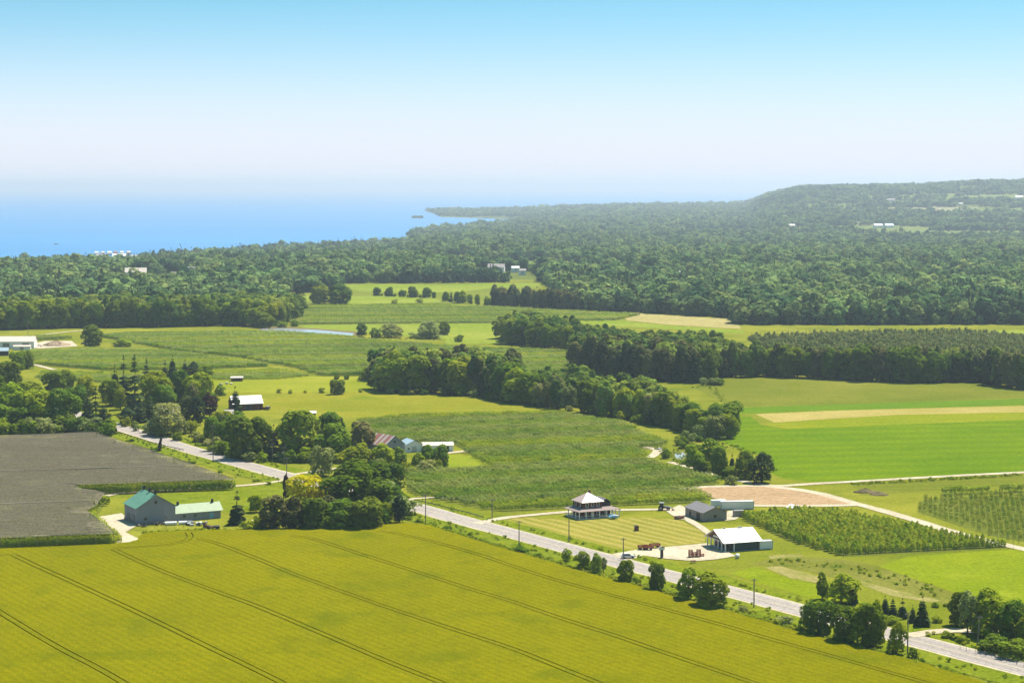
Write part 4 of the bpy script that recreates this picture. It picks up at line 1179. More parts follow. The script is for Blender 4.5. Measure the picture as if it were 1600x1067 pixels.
ROW_NEAR = [row_module(s, LEAF["apple"], 230, 0.40, 4.2, 3.3, 1.35) for s in range(6)]
ROW_FAR = [row_module(s + 10, LEAF["apple"], 90, 0.7, 4.6, 3.4, 1.9) for s in range(5)]
def bands(maker):
    return [maker(s, LEAF[k]) for k in ("apple", "apple_b", "apple_c") for s in range(4)]
ROW_NEAR3 = bands(lambda s, m: row_module(s + 40, m, 330, 0.30, 4.2, 2.8, 1.35))
ROW_FAR3 = bands(lambda s, m: row_module(s + 60, m, 130, 0.5, 4.6, 2.8, 1.6))
ROW_THIN = [row_module(s + 20, LEAF["vine"], 90, 0.32, 2.0, 3.0, 0.55, 0.3) for s in range(6)]
def apple_mesh(seed):
    rng = np.random.default_rng(seed + 300)
    n = 170
    t = rng.uniform(0, 1, n)
    r = 1.15 * np.sqrt(np.clip(1 - (t * 1.15 - 0.2) ** 2, 0.05, 1)) * np.sqrt(rng.uniform(0.25, 1, n)); a = rng.uniform(0, 6.28, n)
    pts = np.stack([np.cos(a) * r, np.sin(a) * r * 0.85, 0.45 + t * 2.6 + rng.normal(0, .08, n)], 1)
    nr = np.stack([np.cos(a), np.sin(a), 0.35 + t * 0.6], 1) + rng.normal(0, 0.35, (n, 3))
    return quad_mesh("apple_tree", quads(pts, nr, 0.42, rng), LEAF["apple"])
APPLE = [apple_mesh(s) for s in range(6)]

def orchard_points(pts, ang, row, mod, jit=0.15, gap=0.0, seed=1, skip=()):
    poly = world_poly(pts)
    rng = np.random.default_rng(seed)
    ca, sa = math.cos(ang), math.sin(ang)
    q = np.array(poly)
    U = q[:, 0] * ca + q[:, 1] * sa; W = -q[:, 0] * sa + q[:, 1] * ca
    us = np.arange(U.min(), U.max() + mod, mod); ws = np.arange(W.min(), W.max() + row, row)
    uu, ww = np.meshgrid(us, ws)
    uu = uu.ravel() + rng.normal(0, jit, uu.size); ww = ww.ravel() + rng.normal(0, jit * 0.4, ww.size)
    X = uu * ca - ww * sa; Y = uu * sa + ww * ca
    ok = inside(poly, X, Y) & (rng.uniform(0, 1, len(X)) > gap)
    for s in skip: ok &= ~inside(world_poly(s), X, Y)
    return X[ok], Y[ok], rng

def orchard(pts, ang, row, mod, meshes, label, scale=(1, 1, 1), gap=0.02, seed=1, skip=(), floor=True, take=0, hvar=0.08, blocks=0.0, band=19.0):
    X, Y, rng = orchard_points(pts, ang, row, mod, gap=gap, seed=seed, skip=skip)
    n = len(X)
    s = np.array(scale)[None, :] * np.stack([np.ones(n), rng.uniform(0.85, 1.15, n), rng.uniform(1 - hvar, 1 + hvar, n)], 1)
    if blocks:
        W = -X * math.sin(ang) + Y * math.cos(ang)
        s[:, 2] *= 1 + blocks * np.sign(np.sin(W / 13.0 + seed))
    if floor: poly_sheet("orchard_floor", pts, M_ORCHFLOOR)
    pick = None
    if len(meshes) == 12:                      # varieties planted in blocks of rows
        W = -X * math.sin(ang) + Y * math.cos(ang); U = X * math.cos(ang) + Y * math.sin(ang)
        blk = np.floor(W / band).astype(int)
        var = np.array([(0, 1, 0, 2, 1, 0, 2, 0, 1)[(k + seed) % 9] for k in blk])
        pick = var * 4 + rng.integers(0, 4, n)
    print(label, n)
    scatter("orchard", np.stack([X, Y, np.zeros(n)], 1), s, meshes, label, "orchard", rot=np.full(n, ang) + np.where(rng.uniform(0, 1, n) < 0.5, math.pi, 0), seed=seed, pick=pick)

A16 = R(15.5)
LAYER[0] = 0.0115
HOUSE_GAP = [(866, 818), (878, 792), (905, 786), (985, 786), (1000, 800), (990, 818)]
orchard([(560, 660), (640, 653), (790, 649), (870, 648), (960, 661), (1042, 692), (1035, 699), (985, 704), (1003, 713), (1035, 729), (1120, 752), (1125, 757), (1062, 764), (1110, 780), (1108, 787), (1000, 789), (900, 794), (790, 801), (700, 785), (636, 770), (634, 738), (772, 733), (735, 710), (712, 696), (590, 690)], A16, 5.0, 3.9, ROW_NEAR3,
        "rows of trellised apple trees in the big orchard behind the verandah house", seed=51, blocks=0.06)
orchard([(150, 526), (200, 522), (430, 520), (560, 530), (720, 545), (905, 552), (908, 582), (800, 590), (585, 588), (500, 588), (470, 577), (380, 560), (270, 548)], R(9), 4.4, 4.4, ROW_FAR3,
        "rows of the far orchard beyond the meadow", seed=52, skip=([(555, 530), (720, 536), (720, 545), (600, 536)],), blocks=0.12)
orchard([(30, 552), (130, 547), (265, 551), (375, 565), (425, 573), (300, 578), (170, 580), (50, 570)], R(7), 4.4, 4.4, ROW_FAR3, "bright green rows of the left far orchard block", seed=53)
orchard([(60, 582), (170, 583), (300, 581), (440, 578), (480, 588), (430, 594), (330, 594), (200, 600), (60, 594)], R(7), 4.4, 4.4, ROW_FAR3, "low brownish rows in the orchard block above the paddock", scale=(1, 0.8, 0.6), seed=54)
orchard([(445, 492), (480, 480), (690, 477), (850, 486), (1000, 493), (960, 501), (800, 506), (680, 506), (455, 508)], R(5), 5.0, 5.0, ROW_FAR3, "rows of the farthest orchard below the pastures", seed=55)
orchard([(40, 528), (100, 527), (110, 530), (50, 533)], R(5), 5.0, 5.0, ROW_FAR3, "short orchard rows behind the tan-roofed farm shed", seed=56)
orchard([(1165, 528), (1300, 522), (1500, 520), (1600, 528), (1800, 530), (1800, 575), (1600, 566), (1300, 556), (1190, 545)], R(3), 6.0, 5.0, [crown_broad(s + 260, LEAF["pale"], 110, 0.2, 0.0, 0.42, 8, "egg") for s in range(3)] + [crown_spruce(s + 270, LEAF["pine"], 110, 0.18, 0.3) for s in range(1)], "young plantation of small pale trees behind the wood", scale=(4.6, 4.6, 4.8), seed=57, hvar=0.3)
orchard([(1470, 771), (1600, 766), (1800, 757), (1800, 760), (1600, 770), (1472, 775)], R(12), 3.6, 3.9, ROW_NEAR, "dark orchard rows at the back of the vineyard", seed=58)
orchard([(1434, 800), (1440, 783), (1480, 777), (1600, 772), (1850, 762), (1850, 900), (1600, 846), (1545, 836), (1500, 822)], A16, 4.0, 2.1, ROW_THIN, "thin young vines on posts in the vineyard beside the farm track", seed=59, gap=0.22, hvar=0.25, scale=(0.75, 0.9, 0.8))

# the near orchard beside the shop: the 300 trees that show largest one by one
OR = [(1160, 810), (1240, 803), (1300, 803), (1400, 822), (1470, 838), (1582, 856), (1450, 863), (1318, 870), (1230, 845)]
poly_sheet("orchard_floor", OR, M_ORCHFLOOR)
X, Y, rng = orchard_points(OR, R(14.6), 3.6, 1.9, jit=0.12, gap=0.03, seed=60)
order = np.argsort(Y * 1.0 + 0.0 * X)
near_i, rest_i = order[:300], order[300:]
for i in near_i:
    o = bpy.data.objects.new("apple_tree", APPLE[i % 6])
    link(o); o.location = (X[i], Y[i], 0); o.rotation_euler = (0, 0, rng.uniform(0, 6.28))
    k = rng.uniform(0.85, 1.15); o.scale = (k, k, rng.uniform(0.8, 1.15) * 0.95)
    tag(o, "small slender apple tree in the front rows of the orchard beside the shop", "apple tree", "front rows of the orchard beside the shop")
n = len(rest_i)
kk = rng.uniform(0.9, 1.25, n)
scatter("orchard", np.stack([X[rest_i], Y[rest_i], np.zeros(n)], 1), np.stack([kk, kk, rng.uniform(0.85, 1.2, n)], 1), APPLE, "back rows of apple trees in the orchard beside the shop", "orchard", seed=61)

# ------------------------------------------------------------------ the orchard under grey hail nets
M_POST = mat("weathered post wood", (0.26, 0.21, 0.16), 0.9, var=0.2, scale=4)
M_NET = field_mat("grey hail net", (0.27, 0.225, 0.175), (0.36, 0.30, 0.235), big=0.03, fine=0.9, wavy=0.5, stripe=(R(9), 4.0), stripe_c=(0.145, 0.13, 0.085), stripe_amt=0.9, mid=0.12, bump=0.3, patch=(0.27, 0.25, 0.15), patch_lo=0.58)
see_through(M_NET, 0.42)
NET = [(-260, 683), (0, 680.5), (150, 676), (182, 686), (260, 712), (330, 735), (366, 748), (362, 749), (240, 753), (118, 757), (127, 763), (164, 770), (150, 790), (136, 797), (160, 815), (179, 833), (60, 838), (0, 840), (-260, 850)]
NH = 4.2
def build_net():
    root = empty("netted_orchard", P(60, 850))
    tag(root, "orchard block covered by flat grey hail nets on posts", "orchard")
    o = root.location.copy()
    poly = [(P(x, y, NH).x, P(x, y, NH).y) for x, y in NET]
    ang = R(9); ca, sa = math.cos(ang), math.sin(ang)
    q = np.array(poly); U = q[:, 0] * ca + q[:, 1] * sa; W = -q[:, 0] * sa + q[:, 1] * ca
    # canopy: one ridge over every tree row, sagging between
    pts = [Vector((a, c)) for a, c in zip(U, W)][::-1]
    nb = len(pts)
    fcs = [list(range(nb))]
    for w in np.arange(W.min() - 2, W.max() + 2, 2.0):
        for u in np.arange(U.min(), U.max(), 9.0):
            pts.append(Vector((u, w)))
    v2, e2, f2, ov, oe, of = delaunay_2d_cdt(pts, [], fcs, 1, 0.01, True)
    V, F, idx = [], [], {}
    def vi(i):
        if i not in idx:
            u, w = v2[i]; k = round(w / 2.0)
            z = NH + (0.55 if k % 2 == 0 else -0.12) + random.uniform(-.06, .06)
            if i < nb and any(j < nb for j in ov[i]): z = NH
            idx[i] = len(V); V.append((u * ca - w * sa - o.x, u * sa + w * ca - o.y, z))
        return idx[i]
    for f, og in zip(f2, of):
        if 0 in og: F.append(tuple(vi(i) for i in f))
    me = bpy.data.meshes.new("net"); me.from_pydata(V, [], F); me.materials.append(M_NET); me.update()
    link(bpy.data.objects.new("net", me), root)
    for line in ([(-200, 740), (0, 735.5), (150, 731), (285, 727)], [(-200, 790), (0, 787), (140, 782)]):
        b = MB(); b.tube([P(x, y, NH + 0.62) - o for x, y in line], 0.16, 5); b.build("seam_cable", M_POST, root)
    post = MB().tube([(0, 0, 0), (0, 0, NH + 0.35)], 0.07, 5).mesh("post", M_POST)
    edge = [(P(x, y, NH)) for x, y in NET]
    def row_posts(a, c, step, lean=0.0):
        L = (c - a).length
        for k in range(int(L / step) + 1):
            p = a.lerp(c, min(1, k * step / L))
            ob = link(bpy.data.objects.new("post", post), root); ob.location = (p.x - o.x, p.y - o.y, 0)
    for i in range(2, 6): row_posts(edge[i], edge[i + 1], 4.0)
    row_posts(edge[16], edge[15], 6.0); row_posts(edge[16], edge[17], 6.0); row_posts(edge[7], edge[9], 8.0)
    row_posts(edge[13], edge[15], 6.0)
    # tree rows under the net
    rng = np.random.default_rng(70)
    us, ws = np.meshgrid(np.arange(U.min(), U.max(), 3.9), np.arange(math.ceil(W.min() / 4) * 4, W.max(), 4.0))
    us, ws = us.ravel(), ws.ravel()
    X, Y = us * ca - ws * sa, us * sa + ws * ca
    ok = inside(poly, X, Y); X, Y = X[ok], Y[ok]; n = len(X)
    for a, c in ((edge[18], edge[15]), (edge[9], edge[7]), (edge[13], edge[15])):      # full rows right at the open edges
        d = c - a; L = d.length; k = np.arange(0, L, 3.6); 
        nn = Vector((-d.y, d.x, 0)).normalized(); nn = nn if nn.y > 0 else -nn
        X = np.concatenate([X, a.x + d.x * k / L + nn.x * 0.9]); Y = np.concatenate([Y, a.y + d.y * k / L + nn.y * 0.9])
    n2 = len(X)
    turn = np.full(n2, ang)
    so = scatter("tree_rows", np.stack([X - o.x, Y - o.y, np.zeros(n2)], 1), np.stack([np.ones(n2), np.ones(n2), rng.uniform(0.95, 1.15, n2)], 1), ROW_NEAR, None, rot=turn, seed=71)
    so.parent = root
    poly2 = [(P(x, y, NH).x, P(x, y, NH).y) for x, y in NET]
    poly_sheet("orchard_floor", poly2, M_ORCHFLOOR, px=False)
build_net()
# ------------------------------------------------------------------ buildings
M_BARNWALL = mat("grey barn boards", (0.25, 0.25, 0.28), 0.85, 0.2, 0.14, 0.8, stretch=(1, 1, 0.15))
M_GREENROOF = mat("green painted metal roof", (0.11, 0.25, 0.175), 0.5, 0.4, 0.12, 0.6, stretch=(1, 0.2, 0.2))
M_PALEGREENROOF = mat("faded green metal roof", (0.20, 0.285, 0.15), 0.55, 0.4, 0.12, 0.6)
M_WHITEROOF = mat("white metal roof", (0.70, 0.66, 0.65), 0.35, 0.5, 0.05, 0.5)
M_GREYROOF = mat("grey shingle roof", (0.17, 0.16, 0.17), 0.8, 0.3, 0.15, 0.7)
M_LIGHTROOF = mat("pale shingle roof", (0.36, 0.31, 0.30), 0.8, 0.3, 0.12, 0.8)
M_TANROOF = mat("tan metal roof", (0.56, 0.47, 0.40), 0.6, 0.3, 0.08, 0.5)
M_PINKROOF = mat("weathered pinkish metal roof", (0.44, 0.32, 0.29), 0.4, 0.5, 0.08, 0.7)
M_BROWNROOF = mat("brown shingle roof", (0.25, 0.19, 0.175), 0.8, 0.3, 0.12, 0.8)
M_BLUEROOF = mat("blue metal roof", (0.27, 0.36, 0.42), 0.5, 0.4, 0.1, 0.6)
M_REDROOF = mat("rusty red metal roof", (0.26, 0.11, 0.085), 0.6, 0.3, 0.2, 1.0)
M_BRICK = mat("dark red brick", (0.13, 0.045, 0.04), 0.9, 0.2, 0.2, 3)
M_DARKWOOD = mat("dark boards", (0.06, 0.055, 0.06), 0.85, 0.2, 0.2, 2)
M_GREYWOOD = mat("weathered grey boards", (0.27, 0.235, 0.215), 0.9, 0.2, 0.2, 1.2, stretch=(2, 2, 0.3))
M_WHITE = mat("white paint", (0.75, 0.73, 0.72), 0.6, 0.3, 0.06, 1.5)
M_DARKGREEN = mat("dark green boards", (0.055, 0.075, 0.075), 0.8, 0.25, 0.15, 1.5)
M_GLASS = mat("window glass", (0.03, 0.04, 0.05), 0.15, 0.6, 0.1, 2)
M_BLACK = mat("black metal", (0.025, 0.025, 0.028), 0.6, 0.4, 0.2, 3)
M_STEEL = mat("galvanised steel", (0.40, 0.40, 0.42), 0.45, 0.5, 0.15, 1.5, metal=0.4)
M_RED = mat("faded red paint", (0.30, 0.055, 0.035), 0.6, 0.3, 0.2, 2)
M_STONE = mat("fieldstone footing", (0.24, 0.21, 0.19), 0.95, 0.2, 0.25, 2.5)
M_TYRE = mat("tyre rubber", (0.02, 0.02, 0.02), 0.9, 0.2, 0.2, 5)
M_BROWN = mat("brown boards", (0.16, 0.085, 0.05), 0.85, 0.2, 0.2, 2)
M_CONCRETE = mat("concrete", (0.45, 0.42, 0.39), 0.9, 0.2, 0.1, 1)
M_TARP = mat("blue tarpaulin", (0.16, 0.34, 0.50), 0.5, 0.4, 0.1, 2)

def roof_gable(root, W, L, eave, apex, mt, axis='y', ox=0.35, oy=0.35, t=0.14, x0=0.0, y0=0.0, name="roof", z=0.0):
    """two slopes with thickness; ridge along the given axis"""
    half = (W if axis == 'y' else L) / 2
    run = L if axis == 'y' else W
    sl = (apex - eave) / half
    o = ox
    a0, a1 = -o, 2 * half + o
    ze = eave - o * sl
    prof = [(a0, ze + 0.02), (half, apex + 0.02), (a1, ze + 0.02), (a1, ze + t), (half, apex + t), (a0, ze + t)]
    b = MB()
    if axis == 'y':
        b.prism([(h + x0, zz + z) for h, zz in prof], y0 - oy, y0 + run + oy, 'y')
    else:
        b.prism([(h + y0, zz + z) for h, zz in prof], x0 - oy, x0 + run + oy, 'x')
    # non-convex ends: cap faces are fine as n-gons
    return b.build(name, mt, root)

def walls_gable(root, W, L, eave, apex, mw, axis='y', x0=0.0, y0=0.0, name="wall", foot=None):
    half = (W if axis == 'y' else L) / 2
    prof = [(0, 0), (2 * half, 0), (2 * half, eave), (half, apex), (0, eave)]
    b = MB()
    if axis == 'y': b.prism([(h + x0, z) for h, z in prof], y0, y0 + L, 'y')
    else: b.prism([(h + y0, z) for h, z in prof], x0, x0 + W, 'x')
    return b.build(name, mw, root)

def opening(root, name, c, s, m, frame=None):
    """window or door: leaf slightly proud of the wall, a frame round it; c centre, s size (x, y, z), flat along x or y"""
    o = MB().box(c, s).build(name, m, root)
    if frame:
        flat_y = s[1] < s[0]
        w = 0.12
        b = MB()
        for sx in (-1, 1):
            if flat_y: b.box((c[0] + sx * (s[0] / 2 + w / 2), c[1], c[2]), (w, s[1] + 0.06, s[2] + 2 * w))
            else: b.box((c[0], c[1] + sx * (s[1] / 2 + w / 2), c[2]), (s[0] + 0.06, w, s[2] + 2 * w))
        for sz in (-1, 1):
            if flat_y: b.box((c[0], c[1], c[2] + sz * (s[2] / 2 + w / 2)), (s[0], s[1] + 0.06, w))
            else: b.box((c[0], c[1], c[2] + sz * (s[2] / 2 + w / 2)), (s[0] + 0.06, s[1], w))
        f = b.build("frame", frame, o)
    return o

def roof_panels(root, W, L, eave, apex, mt, axis='y', n=8, x0=0, y0=0, ox=0.35, oy=0.35, side=(-1, 1)):
    """standing seams of a metal roof"""
    half = (W if axis == 'y' else L) / 2; run = L if axis == 'y' else W
    sl = (apex - eave) / half
    rise = math.hypot(half + ox, (half + ox) * sl); ang = math.atan(sl)
    b = MB()
    for k in range(n + 1):
        s = -oy + (run + 2 * oy) * k / n
        for sd in side:
            mid = half + sd * (half + ox) / 2
            z = (apex + eave - ox * sl) / 2 + 0.17
            hw = (half + ox) / 2; dz = hw * sl
            for d in (0,):
                if axis == 'y':
                    p = [(x0 + mid - hw, y0 + s - .04, z + sd * dz), (x0 + mid + hw, y0 + s - .04, z - sd * dz), (x0 + mid + hw, y0 + s + .04, z - sd * dz), (x0 + mid - hw, y0 + s + .04, z + sd * dz)]
                else:
                    p = [(x0 + s - .04, y0 + mid - hw, z + sd * dz), (x0 + s - .04, y0 + mid + hw, z - sd * dz), (x0 + s + .04, y0 + mid + hw, z - sd * dz), (x0 + s + .04, y0 + mid - hw, z + sd * dz)]
                q = [(a, c, e - 0.08) for a, c, e in p]
                b.add(p + q, [(0, 1, 2, 3), (7, 6, 5, 4), (0, 4, 5, 1), (1, 5, 6, 2), (2, 6, 7, 3), (3, 7, 4, 0)])
    return b

# green-roofed barn with its low wing
def barn():
    th = math.atan2(6.6, 12.5)
    r = empty("barn", P(213.5, 820.5), th)
    tag(r, "grey board barn with green metal roof and a low pale-roofed wing", "barn")
    W, L, E, A = 14.1, 14.2, 5.9, 10.2
    walls_gable(r, W, L, E, A, M_BARNWALL)
    rf = roof_gable(r, W, L, E, A, M_GREENROOF, ox=0.4, oy=0.4)
    roof_panels(r, W, L, E, A, None, n=14, ox=.4, oy=.4).build("seams", M_GREENROOF, rf)
    MB().box((W / 2, L / 2, 0.45), (W + 0.3, L + 0.3, 0.9)).build("footing", M_STONE, r)
    for yy in (0.8, L / 2, L - 0.5):
        b = MB(); b.box((W / 2, yy, A + 0.55), (0.7, 0.7, 1.0)); b.prism([(W / 2 - .6, A + 1.05), (W / 2 + .6, A + 1.05), (W / 2, A + 1.6)], yy - .55, yy + .55, 'y')
        b.build("roof_vent", M_BLACK, rf)
    for zz, yy in ((1.6, 3.5), (1.6, 9.0)):
        opening(r, "door", (-0.03, yy, zz), (0.10, 2.2, 2.8), M_GREYWOOD, M_DARKWOOD)
    opening(r, "window", (W / 2, -0.03, 7.6), (0.9, 0.10, 1.0), M_GLASS, M_GREYWOOD)
    for xx in (3.2, 10.4): opening(r, "window", (xx, -0.03, 2.0), (1.0, 0.1, 0.8), M_GLASS, M_GREYWOOD)
    walls_gable(r, 17.0, 6.6, 3.0, 5.4, M_BARNWALL, axis='x', x0=W + 0.01, y0=0.8, name="wing_wall")
    wr = roof_gable(r, 17.0, 6.6, 3.0, 5.4, M_PALEGREENROOF, axis='x', x0=W + 0.4, y0=0.8, ox=0.4, oy=0.35, name="wing_roof")
    roof_panels(r, 17.0, 6.6, 3.0, 5.4, None, axis='x', n=16, x0=W + .4, y0=.8, ox=.4).build("seams", M_PALEGREENROOF, wr)
    for xx in (W + 2.2, W + 15):
        MB().box((xx, 4.1, 5.95), (0.7, 0.7, 1.2)).build("roof_vent", M_BLACK, wr)
    opening(r, "door", (W + 13.5, 0.76, 1.3), (1.6, 0.1, 2.2), M_TARP, M_GREYWOOD)
    for xx in (W + 3.5, W + 7.5): opening(r, "window", (xx, 0.77, 1.7), (0.9, 0.1, 0.7), M_GLASS, M_GREYWOOD)
barn()

# brick house with verandah
def house():
    th = math.atan2(7.5, 15.3)
    r = empty("farmhouse", P(905, 812.5), th)
    tag(r, "red brick farmhouse with wraparound verandah and pale hipped roof", "house")
    VW, VL = 16.5, 11.0
    MB().box((VW / 2, VL / 2, 0.2), (VW, VL, 0.4)).build("porch_floor", M_CONCRETE, r)
    x0, x1, y0, y1, E = 2.6, 10.6, 2.4, 9.6, 5.5
    MB().box(((x0 + x1) / 2, (y0 + y1) / 2, (E + 0.4) / 2 + 0.2), (x1 - x0, y1 - y0, E - 0.4)).build("wall", M_BRICK, r)
    MB().box((12.5, 6.3, 2.75), (3.8, 5.8, 4.7)).build("rear_wall", M_DARKWOOD, r)
    def hip(x0, x1, y0, y1, ze, za, o, t=0.16, rl=0.25):
        cx, cyy = (x0 + x1) / 2, (y0 + y1) / 2
        b = MB()
        lo = [(x0 - o, y0 - o), (x1 + o, y0 - o), (x1 + o, y1 + o), (x0 - o, y1 + o)]
        b.add([(x, y, ze - t) for x, y in lo] + [(x, y, ze) for x, y in lo] + [(cx - rl, cyy, za), (cx + rl, cyy, za)],
              [(3, 2, 1, 0), (0, 1, 5, 4), (1, 2, 6, 5), (2, 3, 7, 6), (3, 0, 4, 7), (4, 5, 9, 8), (5, 6, 9), (6, 7, 8, 9), (7, 4, 8)])
        return b
    rf = hip(x0, x1, y0, y1, 5.75, 8.6, 0.55).build("roof", M_PINKROOF, r)
    MB().box((x1 - 2.2, y1 - 1.5, 8.0), (0.7, 0.7, 2.0)).build("chimney", M_BRICK, rf)
    roof_gable(r, 3.9, 5.8, 5.1, 6.4, M_GREYROOF, axis='y', x0=10.62, y0=3.4, ox=0.25, oy=0.3, name="rear_roof")
    # verandah roof: a skirt sloping out from the walls
    b = MB()
    zi, zo, t = 3.75, 2.85, 0.14
    inn = [(x0, y0), (14.4, y0), (14.4, y1), (x0, y1)]; out = [(-0.3, -0.3), (VW + 0.3, -0.3), (VW + 0.3, VL + 0.3), (-0.3, VL + 0.3)]
    b.add([(x, y, zi) for x, y in inn] + [(x, y, zo) for x, y in out] + [(x, y, zi - t) for x, y in inn] + [(x, y, zo - t) for x, y in out],
          [q for i in range(4) for q in ((i, (i + 1) % 4, 4 + (i + 1) % 4, 4 + i), (8 + i, 12 + i, 12 + (i + 1) % 4, 8 + (i + 1) % 4), (4 + i, 4 + (i + 1) % 4, 12 + (i + 1) % 4, 12 + i))])
    b.build("verandah_roof", M_BROWNROOF, r)
    post = MB().box((0, 0, 1.55), (0.28, 0.28, 2.35)).mesh("post", M_WHITE)
    for x, y in [(0.15 + 2.7 * k, 0.15) for k in range(7)] + [(0.15, 2.8 * k + 0.15) for k in (1, 2, 3)] + [(VW - 0.15, 2.8 * k + 0.15) for k in (1, 2, 3)]:
        o = link(bpy.data.objects.new("post", post), r); o.location = (x, y, 0)
    b = MB(); b.box((VW / 2, 0.15, 1.2), (VW, 0.07, 0.1)); b.box((0.15, VL / 2, 1.2), (0.07, VL, 0.1)); b.build("railing", M_WHITE, r)
    for xx in (4.4, 6.6, 8.8):
        opening(r, "window", (xx, y0 - 0.03, 4.75), (0.9, 0.1, 1.2), M_GLASS, M_WHITE)
    for yy in (4.2, 7.6):
        opening(r, "window", (x0 - 0.03, yy, 4.75), (0.1, 0.9, 1.2), M_GLASS, M_WHITE)
    opening(r, "door", (6.6, y0 - 0.03, 1.5), (1.1, 0.1, 2.1), M_WHITE, M_WHITE)
    for xx in (4.2, 9.0): opening(r, "window", (xx, y0 - 0.03, 1.9), (1.2, 0.1, 1.3), M_GLASS, M_WHITE)
    opening(r, "window", (12.6, 3.36, 1.9), (1.2, 0.1, 1.3), M_GLASS, M_WHITE)
house()

# open-fronted farm shop
def shop():
    th = math.atan2(4.6, 11.8)
    r = empty("farm_shop", P(1133, 862.5), th)
    tag(r, "farm shop with white metal roof, dark walls and white-posted open front", "shop")
    L, W, E, A = 12.4, 13.0, 3.2, 6.3            # x: along the ridge, y: gable width
    MB().box((L / 2, W / 2, 0.06), (L, W, 0.12)).build("floor", M_CONCRETE, r)
    p_ = 2.6                                      # open porch depth at the gable front (x = 0)
    b = MB(); b.prism([(0.1, 0), (W - 0.1, 0), (W - 0.1, E), (W / 2, A - 0.1), (0.1, E)], p_, L, 'x')
    b.build("wall", M_DARKGREEN, r)
    b = MB(); b.prism([(0.1, E), (W - 0.1, E), (W / 2, A - 0.05)], 0.0, 0.2, 'x'); gb = b.build("gable", M_BROWN, r)
    sgn = MB().box((-0.06, W / 2, E + 0.9), (0.08, 3.6, 0.55)).build("sign_board", M_WHITE, gb)
    MB().box((-0.06, W / 2, E + 1.9), (0.08, 0.9, 0.8)).build("emblem_board", M_RED, gb)
    rf = roof_gable(r, L, W, E, A, M_WHITEROOF, axis='x', ox=0.7, oy=0.9)
    roof_panels(r, L, W, E, A, None, axis='x', n=14, ox=0.7, oy=0.9).build("seams", M_WHITEROOF, rf)
    MB().box((3.0, W / 2, A + 0.3), (0.5, 0.5, 0.5)).build("roof_vent", M_CONCRETE, rf)
    MB().box((8.7, W / 2, A + 0.25), (1.4, 0.6, 0.35)).build("roof_vent", M_STEEL, rf)
    post = MB().box((0, 0, E / 2), (0.30, 0.30, E)).mesh("post", M_WHITE)
    ys = [0.15 + (W - 0.3) * k / 5 for k in range(6)]
    for y in ys:
        o = link(bpy.data.objects.new("post", post), r); o.location = (0.15, y, 0)
    o = link(bpy.data.objects.new("post", post), r); o.location = (3.2, -0.06, 0)
    arch = MB()
    for a, c in zip(ys, ys[1:]):
        n = 8
        for k in range(n):
            t0, t1 = k / n, (k + 1) / n
            def pt(t):
                return (a + 0.15 + (c - a - 0.3) * t, E - 0.75 + 0.6 * math.sin(math.pi * t))
            (ya, za), (yb, zb) = pt(t0), pt(t1)
            arch.add([(0.05, ya, za), (0.05, yb, zb), (0.05, yb, E), (0.05, ya, E), (0.25, ya, za), (0.25, yb, zb), (0.25, yb, E), (0.25, ya, E)],
                     [(0, 3, 2, 1), (4, 5, 6, 7), (0, 1, 5, 4), (3, 7, 6, 2)])
    arch.build("arches", M_WHITE, r)
    b = MB()
    for k in range(4):
        x = 3.4 + k * 2.2
        b.box((x + .45, 0.0, E - 0.45), (1.1, 0.10, 0.12), 0, 0)
    b.build("braces", M_WHITE, r)
    for k in range(4):
        opening(r, "door" if k % 2 else "window", (p_ - 0.04, 2.0 + k * 3.0, 1.35 if k % 2 else 1.7), (0.1, 1.6, 2.3 if k % 2 else 1.3), M_RED if k > 2 else M_GLASS, M_BROWN)
    MB().box((1.6, 1.6, 0.55), (0.9, 2.0, 0.8)).build("counter", M_BROWN, r)
shop()

# grey storage shed, containers and little buildings of the shop yard
def gable_shed(name, label, cat, px, th, W, L, E, A, mw, mr, axis='y', doors=(), wins=(), fr=None, seams=0, mdoor=None):
    r = empty(name, P(*px), th); tag(r, label, cat)
    walls_gable(r, W, L, E, A, mw, axis)
    rf = roof_gable(r, W, L, E, A, mr, axis)
    if seams: roof_panels(r, W, L, E, A, None, axis=axis, n=seams).build("seams", mr, rf)
    for c, s in doors: opening(r, "door", c, s, mdoor or M_DARKWOOD, fr)
    for c, s in wins: opening(r, "window", c, s, M_GLASS, fr)
    return r
gable_shed("storage_shed", "grey weathered storage shed with shallow grey roof behind the shop", "shed", (1099, 815), math.atan2(5.1, 13.2), 9.2, 14.5, 3.1, 4.9, M_GREYWOOD, M_GREYROOF, 'y',
           doors=(((-0.03, 4.0, 1.2), (0.1, 2.6, 2.3)), ((-0.03, 10.5, 1.05), (0.1, 1.0, 2.0))), wins=(((4.6, -0.03, 1.7), (0.9, 0.1, 0.8)),), fr=M_BROWN, seams=12)
gable_shed("small_shed", "tiny open shed with white roof at the orchard corner", "shed", (1238, 803), R(20), 3.4, 4.2, 2.0, 3.0, M_DARKWOOD, M_WHITEROOF, 'y', doors=(((1.7, -0.03, 0.95), (1.6, 0.1, 1.7)),), fr=M_GREYWOOD)
gable_shed("red_striped_barn", "old barn with rusty red and pale striped metal roof", "barn", (601, 713), R(40), 11, 13, 4.6, 8.6, M_BARNWALL, M_LIGHTROOF, 'y', doors=(((5.5, -0.03, 1.7), (3.0, 0.1, 3.2)),), wins=(((5.5, -0.03, 6.0), (0.9, 0.1, 0.9)),), fr=M_GREYWOOD)
_rb = bpy.data.objects["red_striped_barn"]
